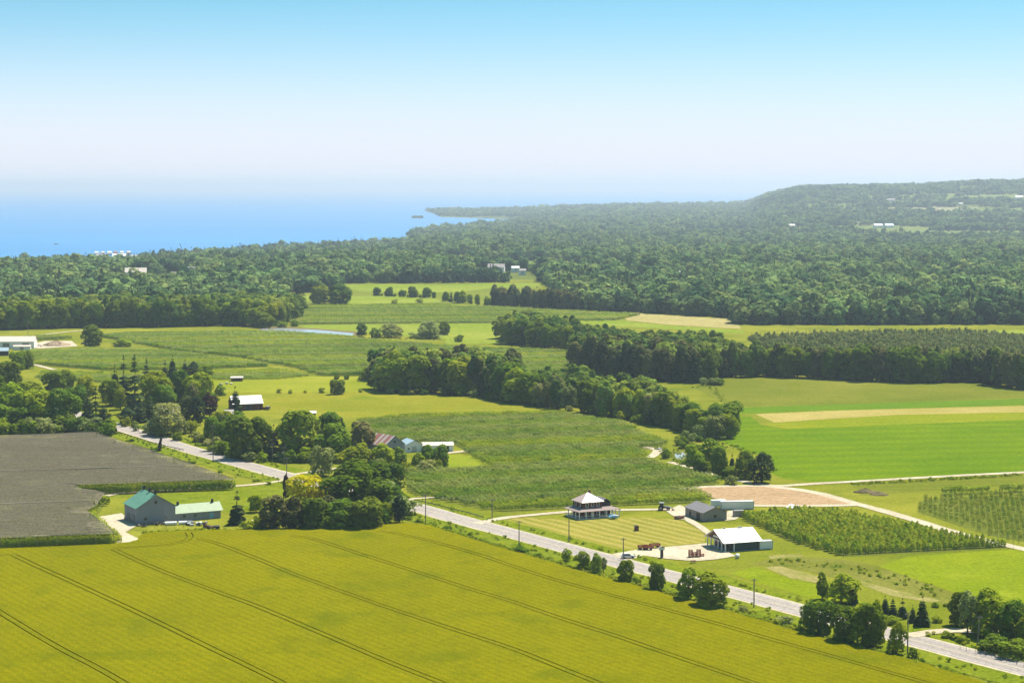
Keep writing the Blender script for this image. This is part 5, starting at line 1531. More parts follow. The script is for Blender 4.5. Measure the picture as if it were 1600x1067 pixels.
for k, (a, c) in enumerate(((1.0, 3.6), (5.4, 6.8), (8.6, 12.2))):
    half, sl, ox = 5.5, 4.0 / 5.5, 0.35
    b = MB()
    for sd in (-1, 1):
        xs = (5.5, 5.5 + sd * (half + ox - 0.02))
        p = [(xs[0], a, 8.6 + .16), (xs[1], a, 8.6 + .16 - (half + ox) * sl), (xs[1], c, 8.6 + .16 - (half + ox) * sl), (xs[0], c, 8.6 + .16)]
        b.add(p + [(x, y, z - 0.03) for x, y, z in p], [(0, 1, 2, 3), (7, 6, 5, 4), (0, 4, 5, 1), (1, 5, 6, 2), (2, 6, 7, 3), (3, 7, 4, 0)])
    b.build("red_roof_panel", M_REDROOF, [o for o in _rb.children if o.name.startswith("roof")][0])
gable_shed("blue_roofed_shed", "white shed with pale blue metal roof beside the striped barn", "shed", (634, 707), R(24), 8.0, 9.0, 3.4, 5.2, M_WHITE, M_BLUEROOF, 'y', doors=(((4.0, -0.03, 1.3), (2.0, 0.1, 2.4)),), wins=(((1.4, -0.03, 1.7), (0.7, 0.1, 0.7)),), fr=M_STEEL, mdoor=M_STEEL)
gable_shed("long_white_shed", "long low pinkish white shed at the orchard edge", "shed", (661, 706), R(8), 13.5, 6.0, 2.8, 3.9, M_WHITE, M_TANROOF, 'x', doors=(((10.5, -0.03, 1.2), (2.0, 0.1, 2.2)),), wins=(((3.0, -0.03, 1.6), (0.9, 0.1, 0.7)), ((6.5, -0.03, 1.6), (0.9, 0.1, 0.7))), fr=M_GREYWOOD)
gable_shed("white_roofed_barn", "barn with bright white metal roof and red-brown wall by the paddock", "barn", (364, 642), R(20), 16, 11, 3.6, 7.2, M_BRICK, M_WHITEROOF, 'x', doors=(((8, -0.03, 1.5), (3, 0.1, 2.8)),), fr=M_GREYWOOD)
gable_shed("paddock_shed", "small brown run-in shed with pale roof in the paddock", "shed", (361, 596), R(6), 7.0, 4.0, 2.2, 2.9, M_BROWN, M_TANROOF, 'x', doors=(((3.5, -0.03, 0.95), (4.0, 0.1, 1.7)),))
gable_shed("garden_shed", "small low pale roofed shed behind the homestead maples", "shed", (478, 652), R(5), 5.0, 4.0, 2.2, 3.0, M_BROWN, M_WHITEROOF, 'x', doors=(((1.5, -0.03, 1.0), (1.0, 0.1, 1.9)),))
gable_shed("tan_roofed_shed", "large farm shed with tan metal roof beside the earth heap", "shed", (-8, 545), R(4), 28, 14, 5.2, 8.4, M_WHITE, M_TANROOF, 'x', doors=(((22, -0.03, 2.0), (4.5, 0.1, 3.8)), ((8, -0.03, 2.0), (4.5, 0.1, 3.8))), fr=M_GREYWOOD, seams=16, mdoor=M_GREYWOOD)
gable_shed("lean_to_shed", "low pale lean-to against the large tan-roofed shed", "shed", (21, 547), R(4), 12, 4.0, 2.6, 3.4, M_WHITE, M_TANROOF, 'x', doors=(((6, -0.03, 1.1), (2.4, 0.1, 2.0)),), mdoor=M_GREYWOOD)
gable_shed("dark_shed", "dark shed below the tan-roofed farm shed", "shed", (-8, 556), R(10), 9, 7, 3.4, 5.4, M_DARKWOOD, M_BLUEROOF, 'x', doors=(((3, -0.03, 1.1), (1.4, 0.1, 2.1)),))
gable_shed("cottage", "small grey-roofed cottage hidden among the homestead trees", "house", (340, 655), R(10), 8, 6, 2.6, 4.4, M_WHITE, M_LIGHTROOF, 'x', doors=(((3, -0.03, 1.1), (0.9, 0.1, 2.0)),), wins=(((6, -0.03, 1.5), (1, 0.1, 1)),), fr=M_BROWN)
gable_shed("homestead_house", "house with pale grey roof behind the silvery willow", "house", (250, 655), R(15), 10, 8, 3.0, 5.6, M_WHITE, M_LIGHTROOF, 'x', doors=(((3, -0.03, 1.1), (0.9, 0.1, 2.0)),), wins=(((6, -0.03, 1.5), (1, 0.1, 1)),), fr=M_BROWN)

def container(px, th, L, W, H, m, label, name="shipping_container"):
    r = empty(name, P(*px), th); tag(r, label, "container")
    b = MB(); b.box((L / 2, W / 2, H / 2 + 0.15), (L - 0.1, W - 0.1, H - 0.1)); b.build("body", m, r)
    b = MB()
    n = int(L / 0.6)
    for k in range(1, n):
        b.box((L * k / n, W / 2, H / 2 + 0.15), (0.22, W, H - 0.35))
    b.build("corrugation", m, r)
    b = MB()
    for x in (0.08, L - 0.08):
        for y in (0.08, W - 0.08): b.box((x, y, H / 2 + 0.15), (0.18, 0.18, H))
    for y in (0.08, W - 0.08):
        for z in (0.2, H + 0.1): b.box((L / 2, y, z), (L - .3, 0.18, 0.16))
    b.build("corner_frame", M_STEEL, r)
    MB().box((-0.02, W / 2, H / 2 + 0.15), (0.06, W - 0.4, H - 0.4)).build("door", m, r)
    return r
container((1127, 796.5), R(6), 12.2, 2.5, 2.9, M_WHITE, "long white ribbed shipping container behind the grey shed")
container((1187, 859), R(14), 4.6, 2.5, 2.7, M_WHITE, "short white cold-store container against the shop wall", "cold_store")
container((1148, 808), R(12), 4.0, 2.3, 2.2, M_GREYWOOD, "small grey storage box beside the orchard corner", "storage_box")

def wheel(b, c, r, w, th=0.0, n=12):
    d = Vector((-math.sin(th), math.cos(th), 0)) * w / 2
    b.tube([Vector(c) - d, Vector(c) + d], r, n)

def truck():
    r = empty("box_truck", P(1112, 795), R(12)); tag(r, "white box truck parked beside the grey shed", "truck")
    MB().box((2.9, 1.2, 1.95), (5.2, 2.3, 2.3)).build("cargo_box", M_WHITE, r)
    b = MB(); b.prism([(5.6, 0.5), (7.4, 0.5), (7.4, 1.5), (7.0, 1.7), (6.7, 2.6), (5.6, 2.6)], 0.15, 2.25, 'y'); cab = b.build("cab", M_WHITE, r)
    b = MB(); b.prism([(6.85, 1.75), (7.02, 1.75), (6.75, 2.5), (6.6, 2.5)], 0.25, 2.15, 'y'); b.build("windscreen", M_GLASS, cab)
    MB().box((3.4, 1.2, 0.65), (6.6, 0.9, 0.25)).build("chassis", M_BLACK, r)
    for x in (1.4, 6.4):
        for y in (0.25, 2.15):
            b = MB(); wheel(b, (x, y, 0.45), 0.45, 0.3); b.build("wheel", M_TYRE, r)
truck()

def tractor(px, th):
    r = empty("tractor", P(*px), th); tag(r, "blue-black farm tractor with loader on the gravel lane", "tractor")
    b = MB(); b.prism([(0.9, 0.8), (3.2, 0.8), (3.3, 1.3), (2.9, 1.6), (0.9, 1.7)], -0.4, 0.4, 'y'); b.build("hood", M_DARKGREEN, r)
    b = MB(); b.box((0.2, 0, 1.0), (1.6, 0.9, 0.6)); b.build("chassis", M_BLACK, r)
    b = MB()
    for x in (-0.5, 0.9):
        for y in (-0.7, 0.7): b.box((x, y, 2.0), (0.1, 0.1, 1.5))
    b.box((0.2, 0, 2.8), (1.7, 1.7, 0.14)); cab = b.build("cab", M_STEEL, r)
    MB().box((0.2, 0, 2.05), (1.3, 1.32, 1.35)).build("cab_glass", M_GLASS, cab)
    for x, rr, w in ((-0.1, 0.9, 0.5), (2.6, 0.6, 0.35)):
        for y in (-0.95, 0.95):
            b = MB(); wheel(b, (x, y, rr), rr, w, 0, 16); wo = b.build("wheel", M_TYRE, r)
            b = MB(); wheel(b, (x, y, rr), rr * .5, w + 0.06, 0, 10); b.build("rim", M_STEEL, wo)
    b = MB()
    for y in (-0.6, 0.6): b.tube([(1.2, y, 1.5), (3.2, y, 1.4), (4.2, y, 0.5)], 0.09, 5)
    la = b.build("loader_arm", M_STEEL, r)
    b = MB(); b.prism([(4.1, 0.1), (4.9, 0.1), (4.9, 0.25), (4.35, 0.35), (4.2, 0.9), (4.1, 0.9)], -1.0, 1.0, 'y'); b.build("bucket", M_BLACK, la)
tractor((1033, 797), R(-8))

def car(px, th, paint, label, name="car", z=0.136):
    r = empty(name, P(*px, z), th); tag(r, label, "car")
    b = MB(); b.prism([(-2.2, 0.35), (2.2, 0.35), (2.25, 0.75), (1.2, 0.95), (-2.0, 0.98), (-2.25, 0.8)], -0.88, 0.88, 'y'); body = b.build("body", paint, r)
    b = MB()
    lo = [(-1.9, -0.82), (1.05, -0.82), (1.05, 0.82), (-1.9, 0.82)]; hi = [(-1.4, -0.66), (0.35, -0.66), (0.35, 0.66), (-1.4, 0.66)]
    b.add([(x, y, 0.95) for x, y in lo] + [(x, y, 1.46) for x, y in hi], [(3, 2, 1, 0), (4, 5, 6, 7), (0, 1, 5, 4), (1, 2, 6, 5), (2, 3, 7, 6), (3, 0, 4, 7)])
    cabin = b.build("window", M_GLASS, r)
    MB().box((-0.52, 0, 1.48), (1.8, 1.36, 0.06)).build("car_roof", paint, r)
    for x in (-1.35, 1.4):
        for y in (-0.8, 0.8):
            b = MB(); wheel(b, (x, y, 0.33), 0.33, 0.22); b.build("wheel", M_TYRE, r)
    for y in (-0.6, 0.6):
        MB().box((2.24, y, 0.68), (0.06, 0.35, 0.14)).build("headlight", M_WHITE, body)
        MB().box((-2.24, y, 0.74), (0.05, 0.3, 0.14)).build("tail_light", M_RED, body)
    return r
RA = math.atan2(P(180, 666).y - P(300, 703.5).y, P(180, 666).x - P(300, 703.5).x)
car((235, 680.5), RA + math.pi, mat("maroon car paint", (0.10, 0.03, 0.035), 0.3, 0.5, 0.05, 2), "dark maroon car driving on the road past the willows")
car((981, 871.5), R(8), mat("silver car paint", (0.5, 0.5, 0.52), 0.3, 0.5, 0.05, 2), "silver car waiting at the shop entrance behind the verge tree", z=0.18)
for k, (x, y, c, w) in enumerate(((131, 538, M_BLACK, "black"), (140, 539, M_WHITE, "white"), (151, 539.5, M_STEEL, "grey"))):
    car((x, y), R(10), c, w + " car parked beside the lone dark tree near the tan-roofed shed", z=0.1)

# shop yard furniture
def wagon(px, th, label):
    r = empty("hay_wagon", P(*px, .17), th); tag(r, label, "wagon")
    MB().box((0, 0, 0.75), (3.2, 1.7, 0.14)).build("deck", M_BROWN, r)
    b = MB()
    for y in (-0.85, 0.85):
        for z in (1.0, 1.3): b.box((0, y, z), (3.2, 0.06, 0.2))
    for x in (-1.6, 1.6):
        for z in (1.0, 1.3): b.box((x, 0, z), (0.06, 1.7, 0.2))
    for x in (-1.6, 0, 1.6):
        for y in (-0.85, 0.85): b.box((x, y, 1.1), (0.1, 0.12, 0.75))
    b.build("side_rails", M_RED, r)
    for x in (-1.1, 1.1):
        for y in (-0.75, 0.75):
            b = MB(); wheel(b, (x, y, 0.38), 0.38, 0.18); b.build("wheel", M_TYRE, r)
    b = MB(); b.tube([(1.6, 0, 0.6), (2.7, 0, 0.4)], 0.05, 5); b.build("drawbar", M_BLACK, r)
wagon((1005, 858), R(15), "red railed hay wagon at the lawn edge, farther from the sign")
wagon((1012, 858.5), R(-10), "red railed hay wagon in the middle of the three at the lawn")
wagon((1023, 855.5), R(20), "red railed hay wagon closest to the shop sign")

def shop_sign():
    r = empty("shop_sign", P(1034, 871, 0.1), R(20)); tag(r, "roadside shop sign on a dark pillar with a white roofed top", "sign")
    MB().box((0, 0, 1.2), (0.8, 0.6, 2.6)).build("pillar", M_DARKWOOD, r)
    MB().box((0, 0, 2.85), (1.9, 0.2, 0.9)).build("sign_board", M_WHITE, r)
    b = MB(); b.prism([(-1.15, 3.25), (1.15, 3.25), (0, 3.8)], -0.35, 0.35, 'y'); b.build("sign_roof", M_LIGHTROOF, r)
shop_sign()
def crate_stack(px, th, nx, nz, label):
    """apple bins: each bin is a thing of its own"""
    for i in range(nx):
        for k in range(nz - (i % 2)):
            q = P(*px, .17); d = Vector((math.cos(th), math.sin(th), 0))
            r = empty("apple_bin", q + d * (i * 1.35) + Vector((0, 0, k * 0.78)), th)
            tag(r, label, "bin", "red apple bins stacked in the shop yard")
            MB().box((0, 0, 0.14), (1.15, 1.15, 0.06)).build("base", M_BROWN, r)
            b = MB()
            for s in (-1, 1):
                for z in (0.28, 0.50, 0.70):
                    b.box((0, s * 0.57, z), (1.16, 0.04, 0.13)); b.box((s * 0.57, 0, z), (0.04, 1.1, 0.13))
            b.build("slats", M_RED, r)
            b = MB()
            for s in (-1, 1):
                for t in (-1, 1): b.box((s * 0.52, t * 0.52, 0.39), (0.09, 0.09, 0.76))
            b.build("corner_posts", M_BROWN, r)
crate_stack((1079, 870), R(14), 3, 3, "red slatted apple bin in the stack before the shop")
crate_stack((1097, 868.5), R(5), 2, 1, "single red apple bin set down near the shop posts")
def picnic(px, th, label):
    r = empty("picnic_table", P(*px, .1), th); tag(r, label, "table")
    MB().box((0, 0, 0.76), (1.9, 0.8, 0.06)).build("table_top", M_BROWN, r)
    for s in (-1, 1): MB().box((0, s * 0.7, 0.45), (1.9, 0.28, 0.05)).build("bench_seat", M_BROWN, r)
    for s in (-1, 1):
        b = MB(); b.tube([(s * 0.6, -0.7, 0), (s * 0.6, 0.3, 0.73)], 0.05, 5); b.tube([(s * 0.6, 0.7, 0), (s * 0.6, -0.3, 0.73)], 0.05, 5); b.build("leg", M_BROWN, r)
picnic((1083, 879), R(15), "brown picnic table on the grass before the shop")
picnic((1066, 810), R(-10), "brown picnic table beside the grey storage shed")
def tank(px, th, label):
    r = empty("propane_tank", P(*px), th); tag(r, label, "tank")
    b = MB(); n = 9
    prof = [(-1.0, 0.05), (-0.95, 0.3), (-0.8, 0.5), (-0.5, 0.58), (0.5, 0.58), (0.8, 0.5), (0.95, 0.3), (1.0, 0.05)]
    b.tube([(x, 0, 0.95) for x, _ in prof], [q for _, q in prof], 14); b.build("shell", M_WHITE, r, True)
    for x in (-0.55, 0.55): MB().box((x, 0, 0.2), (0.2, 0.8, 0.45)).build("foot", M_CONCRETE, r)
    MB().tube([(0, 0, 1.5), (0, 0, 1.72)], 0.14, 8).build("valve_cap", M_STEEL, r)
tank((1152, 872), R(60), "white rounded propane tank on the grass beside the shop")
def kiosk(px, label):
    r = empty("well_house", P(*px), R(20)); tag(r, label, "kiosk")
    MB().box((0, 0, 0.75), (1.2, 1.2, 1.5)).build("wall", M_BRICK, r)
    b = MB(); b.prism([(-0.8, 1.5), (0.8, 1.5), (0, 2.0)], -0.8, 0.8, 'y'); b.build("roof", M_DARKWOOD, r)
    MB().box((0, -0.62, 0.6), (0.6, 0.06, 1.1)).build("door", M_BROWN, r)
kiosk((994.5, 829), "small dark red well house alone on the striped lawn")
def boat():
    r = empty("covered_trailer", P(958, 810.5), R(20)); tag(r, "low trailer under a pale blue tarpaulin beside the verandah", "trailer")
    b = MB(); b.prism([(-1.4, 0.45), (1.4, 0.45), (1.7, 0.8), (0.9, 1.25), (-0.9, 1.3), (-1.6, 0.8)], -0.9, 0.9, 'y'); b.build("tarpaulin", M_TARP, r)
    for y in (-0.8, 0.8):
        b = MB(); wheel(b, (0, y, 0.33), 0.33, 0.2); b.build("wheel", M_TYRE, r)
boat()
# barnyard clutter: wrapped bales, scrap, a stack of logs
def bale(px, th, L, label):
    r = empty("wrapped_bale", P(*px), th); tag(r, label, "bale", "long white wrapped bales along the barn wing")
    b = MB(); b.tube([(0, 0, 0.65), (L, 0, 0.65)], 0.65, 14); b.build("film", M_WHITE, r, False)
    for x in (0.05, L - 0.05): 
        b = MB(); b.tube([(x - 0.04, 0, 0.65), (x + 0.04, 0, 0.65)], 0.67, 14); b.build("end_ring", M_STEEL, r)
for k, x in enumerate((257.5, 279)):
    bale((x, 820.5 - k * 0.9), R(14), 4.2, "white film-wrapped bale roll lying before the barn wing, " + ("nearer the barn" if k == 0 else "nearer the scrap heap"))
random.seed(3)
def heap(name, label, cat, px, th, spread, n, mats_, size, group=None):
    r = empty(name, P(*px), th); tag(r, label, cat)
    for k in range(n):
        s = (random.uniform(*size), random.uniform(*size) * 0.6, random.uniform(*size) * 0.5)
        b = MB(); b.box((random.uniform(-spread, spread), random.uniform(-spread, spread) * 0.4, s[2] / 2 + random.uniform(0, 0.6)), s, random.uniform(0, 3), random.uniform(-.3, .3))
        b.build("plank" if k % 2 else "crate", random.choice(mats_), r)
heap("scrap_pile", "heap of pale scrap and boxes before the barn wing", "scrap", (308, 820), R(10), 3.6, 14, [M_WHITE, M_STEEL, M_BLACK, M_GREYWOOD], (0.8, 2.0))
heap("log_pile", "dark log pile at the wheat edge by the barn", "logs", (330, 826), R(10), 1.9, 9, [M_DARKWOOD, M_BROWN], (1.0, 2.2))
heap("scrap_pile", "low dark scrap along the barn gable wall", "scrap", (240, 821), R(25), 5.0, 12, [M_BLACK, M_DARKWOOD, M_GREYWOOD], (0.5, 1.4))
heap("equipment_pile", "pile of pallets and tools beside the storage shed", "pallets", (1060, 811), R(10), 1.8, 9, [M_RED, M_BROWN, M_STEEL, M_GREYWOOD], (0.6, 1.4))
heap("equipment_pile", "crates and machinery parts near the orchard corner", "crates", (1170, 806), R(10), 2.6, 10, [M_BROWN, M_GREYWOOD, M_TANROOF, M_BLACK], (0.8, 1.8))
heap("scrap_pile", "odds and ends in the yard of the tan-roofed shed", "scrap", (50, 542), R(0), 9, 16, [M_WHITE, M_STEEL, M_BLACK, M_TANROOF], (1.5, 3.5))
heap("timber_pile", "grey timber stacked beside the white-roofed barn", "timber", (410, 640), R(0), 4, 10, [M_DARKWOOD, M_GREYWOOD, M_BROWN], (1.2, 3.0))
heap("pallet_pile", "pallets left on the farm track by the dark cedar", "pallets", (1178, 757), R(10), 2.0, 6, [M_BROWN, M_DARKWOOD], (0.8, 1.8))
heap("feed_trough", "pale feed troughs lying in the paddock", "troughs", (352, 601), R(5), 3.5, 4, [M_TANROOF, M_STEEL], (1.0, 2.0))
heap("garden_bench", "white garden furniture by the farmyard pines", "furniture", (405, 815), R(5), 2.2, 5, [M_TANROOF, M_BROWN, M_WHITE], (0.6, 1.4))
heap("bee_boxes", "pale boxes at the bend of the mown creek track", "boxes", (1029, 703), R(5), 1.6, 4, [M_TANROOF, M_WHITE], (0.8, 1.4))

def mound(name, label, px, rx, ry, h, m, seed):
    rng = random.Random(seed)
    V, F = [], []; n, k = 22, 6
    for j in range(k + 1):
        t = j / k
        for i in range(n):
            a = 2 * math.pi * i / n
            rr = (1 - t) * (1 + rng.uniform(-0.12, 0.12))
            V.append((math.cos(a) * rx * rr, math.sin(a) * ry * rr, h * (t ** 0.8) * (1 + rng.uniform(-0.12, 0.12)) - (0.3 if j == 0 else 0)))
    for j in range(k):
        for i in range(n): F.append((j * n + i, j * n + (i + 1) % n, (j + 1) * n + (i + 1) % n, (j + 1) * n + i))
    b = MB().add(V, F); o = b.build(name, m); o.location = P(*px); tag(o, label, "heap")
M_EARTH = field_mat("heaped earth", (0.36, 0.26, 0.17), (0.48, 0.36, 0.25), big=0.1, fine=0.8)
M_DARKEARTH = field_mat("dark soil heap", (0.16, 0.13, 0.07), (0.26, 0.21, 0.11), big=0.2, fine=0.9)
mound("earth_heap", "broad brown earth heap beside the tan-roofed shed", (88, 540), 11, 8, 4.0, M_EARTH, 1)
mound("soil_heap", "low dark soil heap on the grass, nearer the soil field", (1352, 769), 5, 3, 1.6, M_DARKEARTH, 2)
mound("soil_heap", "low dark soil heap on the grass, nearer the vineyard", (1374, 773), 4, 3, 1.4, M_DARKEARTH, 3)

# ponds
M_POND = water_mat("pond water", (0.30, 0.33, 0.34), rough=0.2, bump=0.05, scale=0.4)
LAYER[0] = 0.15
poly_sheet("pond_bank", [(400, 512), (440, 510.5), (500, 514), (565, 519), (560, 529), (470, 524), (415, 520)], M_DARKEARTH)
poly_sheet("pond", [(405, 514.5), (440, 513), (500, 516), (553, 521), (549, 526.5), (470, 522), (420, 518.5)], M_POND)
poly_sheet("pond_bank", [(1048, 707), (1068, 703), (1078, 712), (1066, 722), (1050, 717)], M_WEED)
poly_sheet("pond", [(1054, 709), (1067, 706.5), (1073, 713), (1064, 719), (1055, 715)], M_POND)

# ------------------------------------------------------------------ poles, rails, fences
M_POLEWOOD = mat("grey pole wood", (0.20, 0.165, 0.14), 0.95, 0.2, 0.2, 3)
def pole(x, yb, yt, label, arm=True, lean=0.0, th=R(33)):
    h = max((yb - yt) / pxm(yb), 7.0)
    r = empty("utility_pole", P(x, yb), th); r.rotation_euler = (0, lean, th); tag(r, label, "pole")
    MB().tube([(0, 0, -0.2), (0, 0, h * .5), (0, 0, h)], [0.19, 0.16, 0.13], 8).build("shaft", M_POLEWOOD, r)
    if arm:
        MB().box((0, 0, h - 0.5), (2.2, 0.12, 0.14)).build("crossarm", M_POLEWOOD, r)
        for xx in (-1.0, -0.4, 0.4, 1.0):
            MB().tube([(xx, 0, h - 0.44), (xx, 0, h - 0.18)], 0.06, 6).build("insulator", M_STEEL, r)
for a in ((333, 723, 664, "pole on the verge opposite the big roadside trees"), (258, 681, 650, "pole in front of the silvery willow"),
          (426, 722, 692, "pole by the first homestead spruce"), (444, 727, 697, "pole by the second homestead spruce"), (448, 744, 714, "pole at the lane by the golden tree"),
          (665, 820, 772, "tall pole at the wheat corner past the cedar"), (769, 810, 780, "pole at the house driveway"), (811, 852, 813, "pole on the verge between wheat and lawn"),
          (889, 847, 803, "pole at the edge of the striped lawn"), (974, 874, 846, "pole by the shop entrance"), (1178, 949, 903, "pole opposite the shop field"), (1418, 1021, 956, "pole beside the small round bush"),
          (44, 535 + 5, 500, "thin pole near the tan-roofed shed")):
    pole(*a)
pole(1527, 1008, 962, "leaning pole by the big leafy maple", lean=R(6))

def wires(a, c, ha, hc, label):
    pass

def guard_rail(pts, label, h=0.75, step=4.0, zb=0.1):
    ln = smooth_line(pts, 2.0)
    o = ln[0]
    r = empty("guard_rail", o); tag(r, label, "guard rail")
    post = MB().box((0, 0, h / 2 + zb / 2), (0.2, 0.2, h + zb)).mesh("post", M_POST)
    s = 0
    last = -9
    for i in range(len(ln) - 1):
        if s - last >= step:
            q = link(bpy.data.objects.new("post", post), r); q.location = (ln[i].x - o.x, ln[i].y - o.y, 0); last = s
        s += (ln[i + 1] - ln[i]).length
    l = [p - o for p in ln]
    b = MB()
    for sgn in (0,):
        V = [(p.x, p.y, zb + h - 0.35) for p in l] + [(p.x, p.y, zb + h) for p in l] + [(p.x + .08, p.y - .05, zb + h - 0.35) for p in l] + [(p.x + .08, p.y - .05, zb + h) for p in l]
        n = len(l)
        F = [(i, i + 1, n + i + 1, n + i) for i in range(n - 1)] + [(2 * n + i, 3 * n + i, 3 * n + i + 1, 2 * n + i + 1) for i in range(n - 1)] + [(n + i, n + i + 1, 3 * n + i + 1, 3 * n + i) for i in range(n - 1)]
        b.add(V, F)
    b.build("rail", M_POST, r)
guard_rail([(184, 676), (220, 688), (255, 697.5), (287, 705)], "dark guard rail along the road by the netted orchard")
guard_rail([(648, 783), (690, 793), (730, 803), (756, 811)], "dark guard rail along the road before the big orchard")
def fence(pts, label, h=1.3, step=3.0, nm="wire_fence", rails=(0.5, 0.9, 1.2)):
    ln = smooth_line(pts, step); o = ln[0].copy()
    r = empty(nm, o); tag(r, label, "fence")
    post = MB().tube([(0, 0, 0), (0, 0, h)], 0.06, 5).mesh("post", M_POST)
    for p in ln:
        q = link(bpy.data.objects.new("post", post), r); q.location = p - o
    for z in rails:
        b = MB(); b.tube([p - o + Vector((0, 0, z)) for p in ln], 0.012, 3, cap=False); b.build("wire", M_STEEL, r)
fence([(470, 827), (520, 828.5), (585, 828)], "pale post fence at the wheat edge before the farmyard grove", 2.6, 4.5)
fence([(228, 826), (260, 825.5), (300, 824.5), (330, 824)], "low post fence along the barnyard grass", 1.2, 2.5)
fence([(1545, 837), (1575, 846), (1605, 852)], "post fence at the vineyard end by the farm track", 2.6, 4.0)
fence([(1318, 871), (1400, 866), (1500, 861), (1583, 857)], "trellis end posts along the front row of the shop orchard", 2.9, 9.0)
fence([(1500, 1014), (1540, 1026), (1600, 1042)], "dark fence along the road under the leafy maple", 1.5, 3.0)
# ivy-covered stub by the road
def stub():
    r = empty("ivy_covered_stub", P(249, 705), 0.4); tag(r, "leaning dead trunk wrapped in climbing vine by the guard rail", "trunk")
    MB().tube([(0, 0, -.1), (0.3, 0, 2.5), (0.9, 0, 5.6)], [0.45, 0.35, 0.2], 8).build("trunk", M_BARK, r)
    rng = np.random.default_rng(9); n = 420
    t = rng.uniform(0, 1, n); a = rng.uniform(0, 6.28, n); rr = (1.1 - 0.65 * t) * rng.uniform(.6, 1.0, n)
    pts = np.stack([0.9 * t ** 1.5 + np.cos(a) * rr, np.sin(a) * rr, 0.1 + t * 5.7], 1)
    nr = np.stack([np.cos(a), np.sin(a), 0.3 + 0 * a], 1) + rng.normal(0, .3, (n, 3))
    link(bpy.data.objects.new("vine", quad_mesh("vine", quads(pts, nr, 0.45, rng), leaf_mat("dry vine leaves", (0.075, 0.075, 0.02), (0.12, 0.11, 0.035), 0.2))), r)
stub()

# ------------------------------------------------------------------ far things
def Q(px, D, dz=0.0):
    return Vector(((px - 800) / FPX * D, D, float(terrain(px, D)) + dz))
def water_tower():
    D = 4300
    r = empty("water_tower", Q(667, D, 0)); tag(r, "pale round-topped water tower rising above the far trees", "water tower")
    H = 118 - (386 - HOR) * D / FPX - r.location.z
    for k in range(5):
        a = 2 * math.pi * k / 5
        MB().tube([(math.cos(a) * 6, math.sin(a) * 6, 0), (math.cos(a) * 4.6, math.sin(a) * 4.6, H - 5)], 0.5, 6).build("leg", M_TANROOF, r)
    MB().tube([(0, 0, 0), (0, 0, H - 4)], 1.2, 10).build("riser", M_TANROOF, r)
    prof = [(-6, 2), (-4.5, 5), (-2, 6.4), (2, 6.4), (4, 5.4), (5.4, 3), (6, 0.4)]
    b = MB(); b.tube([(0, 0, H + z) for z, _ in prof], [q for _, q in prof], 18); b.build("tank", M_WHITE, r, True)
water_tower()
def far_building(px, D, W, L, E, A, mw, mr, label, dz=0.0, cat="building", name="far_building"):
    r = empty(name, Q(px, D, dz), random.uniform(-.4, .4)); tag(r, label, cat)
    walls_gable(r, W, L, E, A, mw, 'x'); roof_gable(r, W, L, E, A, mr, 'x', 0.5, 0.5, 0.25)
    for k in range(max(1, int(W / 8))):
        opening(r, "window", (W * (k + .5) / max(1, int(W / 8)), -0.05, E * 0.55), (1.8, 0.15, 1.5), M_GLASS)
random.seed(17)
for px, D, W, mr, lab in FARP:
    mr = globals()[mr]
    far_building(px, D, W, W * 0.5, 6.5, 6.5 + W * 0.2, M_WHITE, mr, lab, dz=0.0, cat="building", name="far_building")
# harbour breakwater with its sheds
pa = P(146, 399.5, LAKE); r = empty("harbour_breakwater", pa, math.atan2(P(206, 398.5, LAKE).y - pa.y, P(206, 398.5, LAKE).x - pa.x))
tag(r, "long pale harbour breakwater with low sheds on the lakeshore", "breakwater")
Lb = (P(206, 398.5, LAKE) - pa).length
MB().box((Lb / 2, 8, 1.0), (Lb, 16, 5.0)).build("quay", M_CONCRETE, r)
random.seed(4)
for k in range(6):
    w = random.uniform(8, 15); x = Lb * (k + 0.3) / 6
    b = MB(); b.prism([(4, 3.5), (12, 3.5), (12, 7), (8, 9.5), (4, 7)], x, x + w, 'x'); b.build("quay_shed", (M_WHITE, M_TANROOF, M_WHITE, M_REDROOF, M_WHITE, M_TANROOF)[k], r)
# harbour crane and a boat's white wake
r = empty("harbour_crane", Q(285, 4400)); tag(r, "thin harbour crane jib against the lake", "crane")
MB().tube([(0, 0, 0), (0, 0, 22)], 0.9, 6).build("mast", M_DARKWOOD, r)
MB().tube([(3, 0, 18), (-6, 0, 36)], 0.6, 5).build("jib", M_DARKWOOD, r)
pB = P(88, 382, LAKE)
r = empty("motor_boat", pB, 0.2); tag(r, "tiny white motor boat on the lake", "boat")
b = MB(); b.prism([(-8, 0), (7, 0), (10, 2.2), (-8, 2.0)], -2.2, 2.2, 'y'); b.build("hull", M_WHITE, r)
b = MB(); b.prism([(-4, 2.0), (3, 2.0), (1.5, 4.2), (-3.5, 4.2)], -1.6, 1.6, 'y'); b.build("cabin", M_WHITE, r)

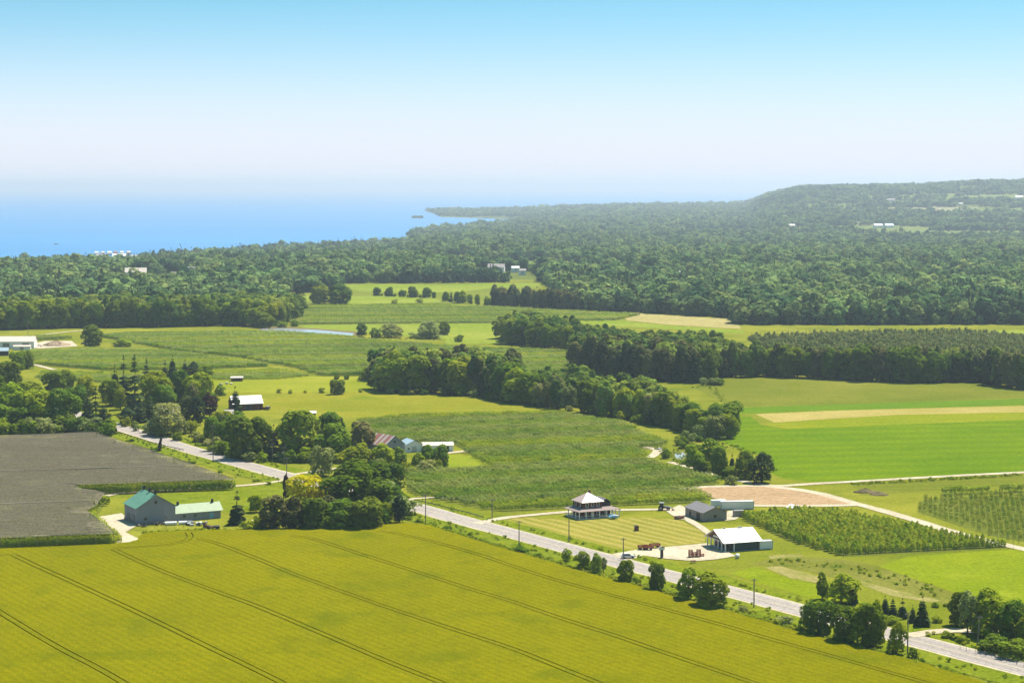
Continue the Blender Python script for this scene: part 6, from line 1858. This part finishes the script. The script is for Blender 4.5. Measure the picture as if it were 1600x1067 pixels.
# ------------------------------------------------------------------ tall weeds on verges and field margins
def weeds():
    rng = np.random.default_rng(77)
    ms = [crown_broad(s + 400, LEAF["lime"], 46, 0.34, 0.0, 0.7, 6, "spread") for s in range(4)]
    ms2 = [crown_broad(s + 410, LEAF["apple"], 46, 0.34, 0.0, 0.7, 6, "spread") for s in range(3)]
    pts = []
    for i in range(len(ROAD) - 1):
        a, c = ROAD[i], ROAD[i + 1]
        d = (c - a); L = d.length; d.normalize(); nn = Vector((-d.y, d.x, 0))
        for k in range(int(L * 1.1)):
            side = rng.choice([-1, 1]); off = side * (6.3 + rng.gamma(2.0, 2.2))
            if off > 11: continue
            p = a + d * rng.uniform(0, L) + nn * off
            pts.append((p.x, p.y, 0.1))
    def edge(line, n, jit):
        for p in along(line, n, jit): pts.append((p.x, p.y, 0.02))
    edge([(660, 820), (800, 861), (980, 911), (1150, 958), (1340, 1012), (1500, 1056)], 900, 1.6)
    edge([(228, 833), (290, 830), (400, 829), (500, 828)], 160, 1.5)
    edge([(1330, 757), (1500, 748), (1600, 742)], 160, 2.0)
    edge([(1200, 876), (1300, 885), (1400, 905), (1480, 930)], 70, 5.0)
    edge([(1085, 606), (1110, 603), (1140, 636)], 50, 2.0)
    edge([(1125, 690), (1150, 700), (1196, 715), (1203, 738)], 70, 3.0)
    edge([(1030, 700), (1050, 708), (1060, 722), (1100, 735)], 90, 4.0)
    edge([(420, 515), (500, 523), (550, 528), (700, 532)], 120, 3.0)
    n = len(pts); h = rng.uniform(0.35, 1.1, n)
    scatter("verge_weeds", pts, np.stack([h * 1.2, h * 1.2, h], 1), ms + ms2, "tall weeds along the road verges and field margins", "weeds", seed=78)
weeds()

# ------------------------------------------------------------------ haze
def haze():
    m = bpy.data.materials.new("haze air"); m.use_nodes = True
    nt = m.node_tree; nt.nodes.clear()
    out = nt.nodes.new("ShaderNodeOutputMaterial"); v = nt.nodes.new("ShaderNodeVolumePrincipled")
    v.inputs["Color"].default_value = (0.72, 0.84, 1.0, 1)
    v.inputs["Density"].default_value = 5.9e-5
    v.inputs["Anisotropy"].default_value = 0.3
    nt.links.new(v.outputs[0], out.inputs["Volume"])
    b = MB(); b.box((0, 32000, 60), (160000, 70000, 290))
    o = b.build("haze", m); tag(o, kind="stuff")
haze()
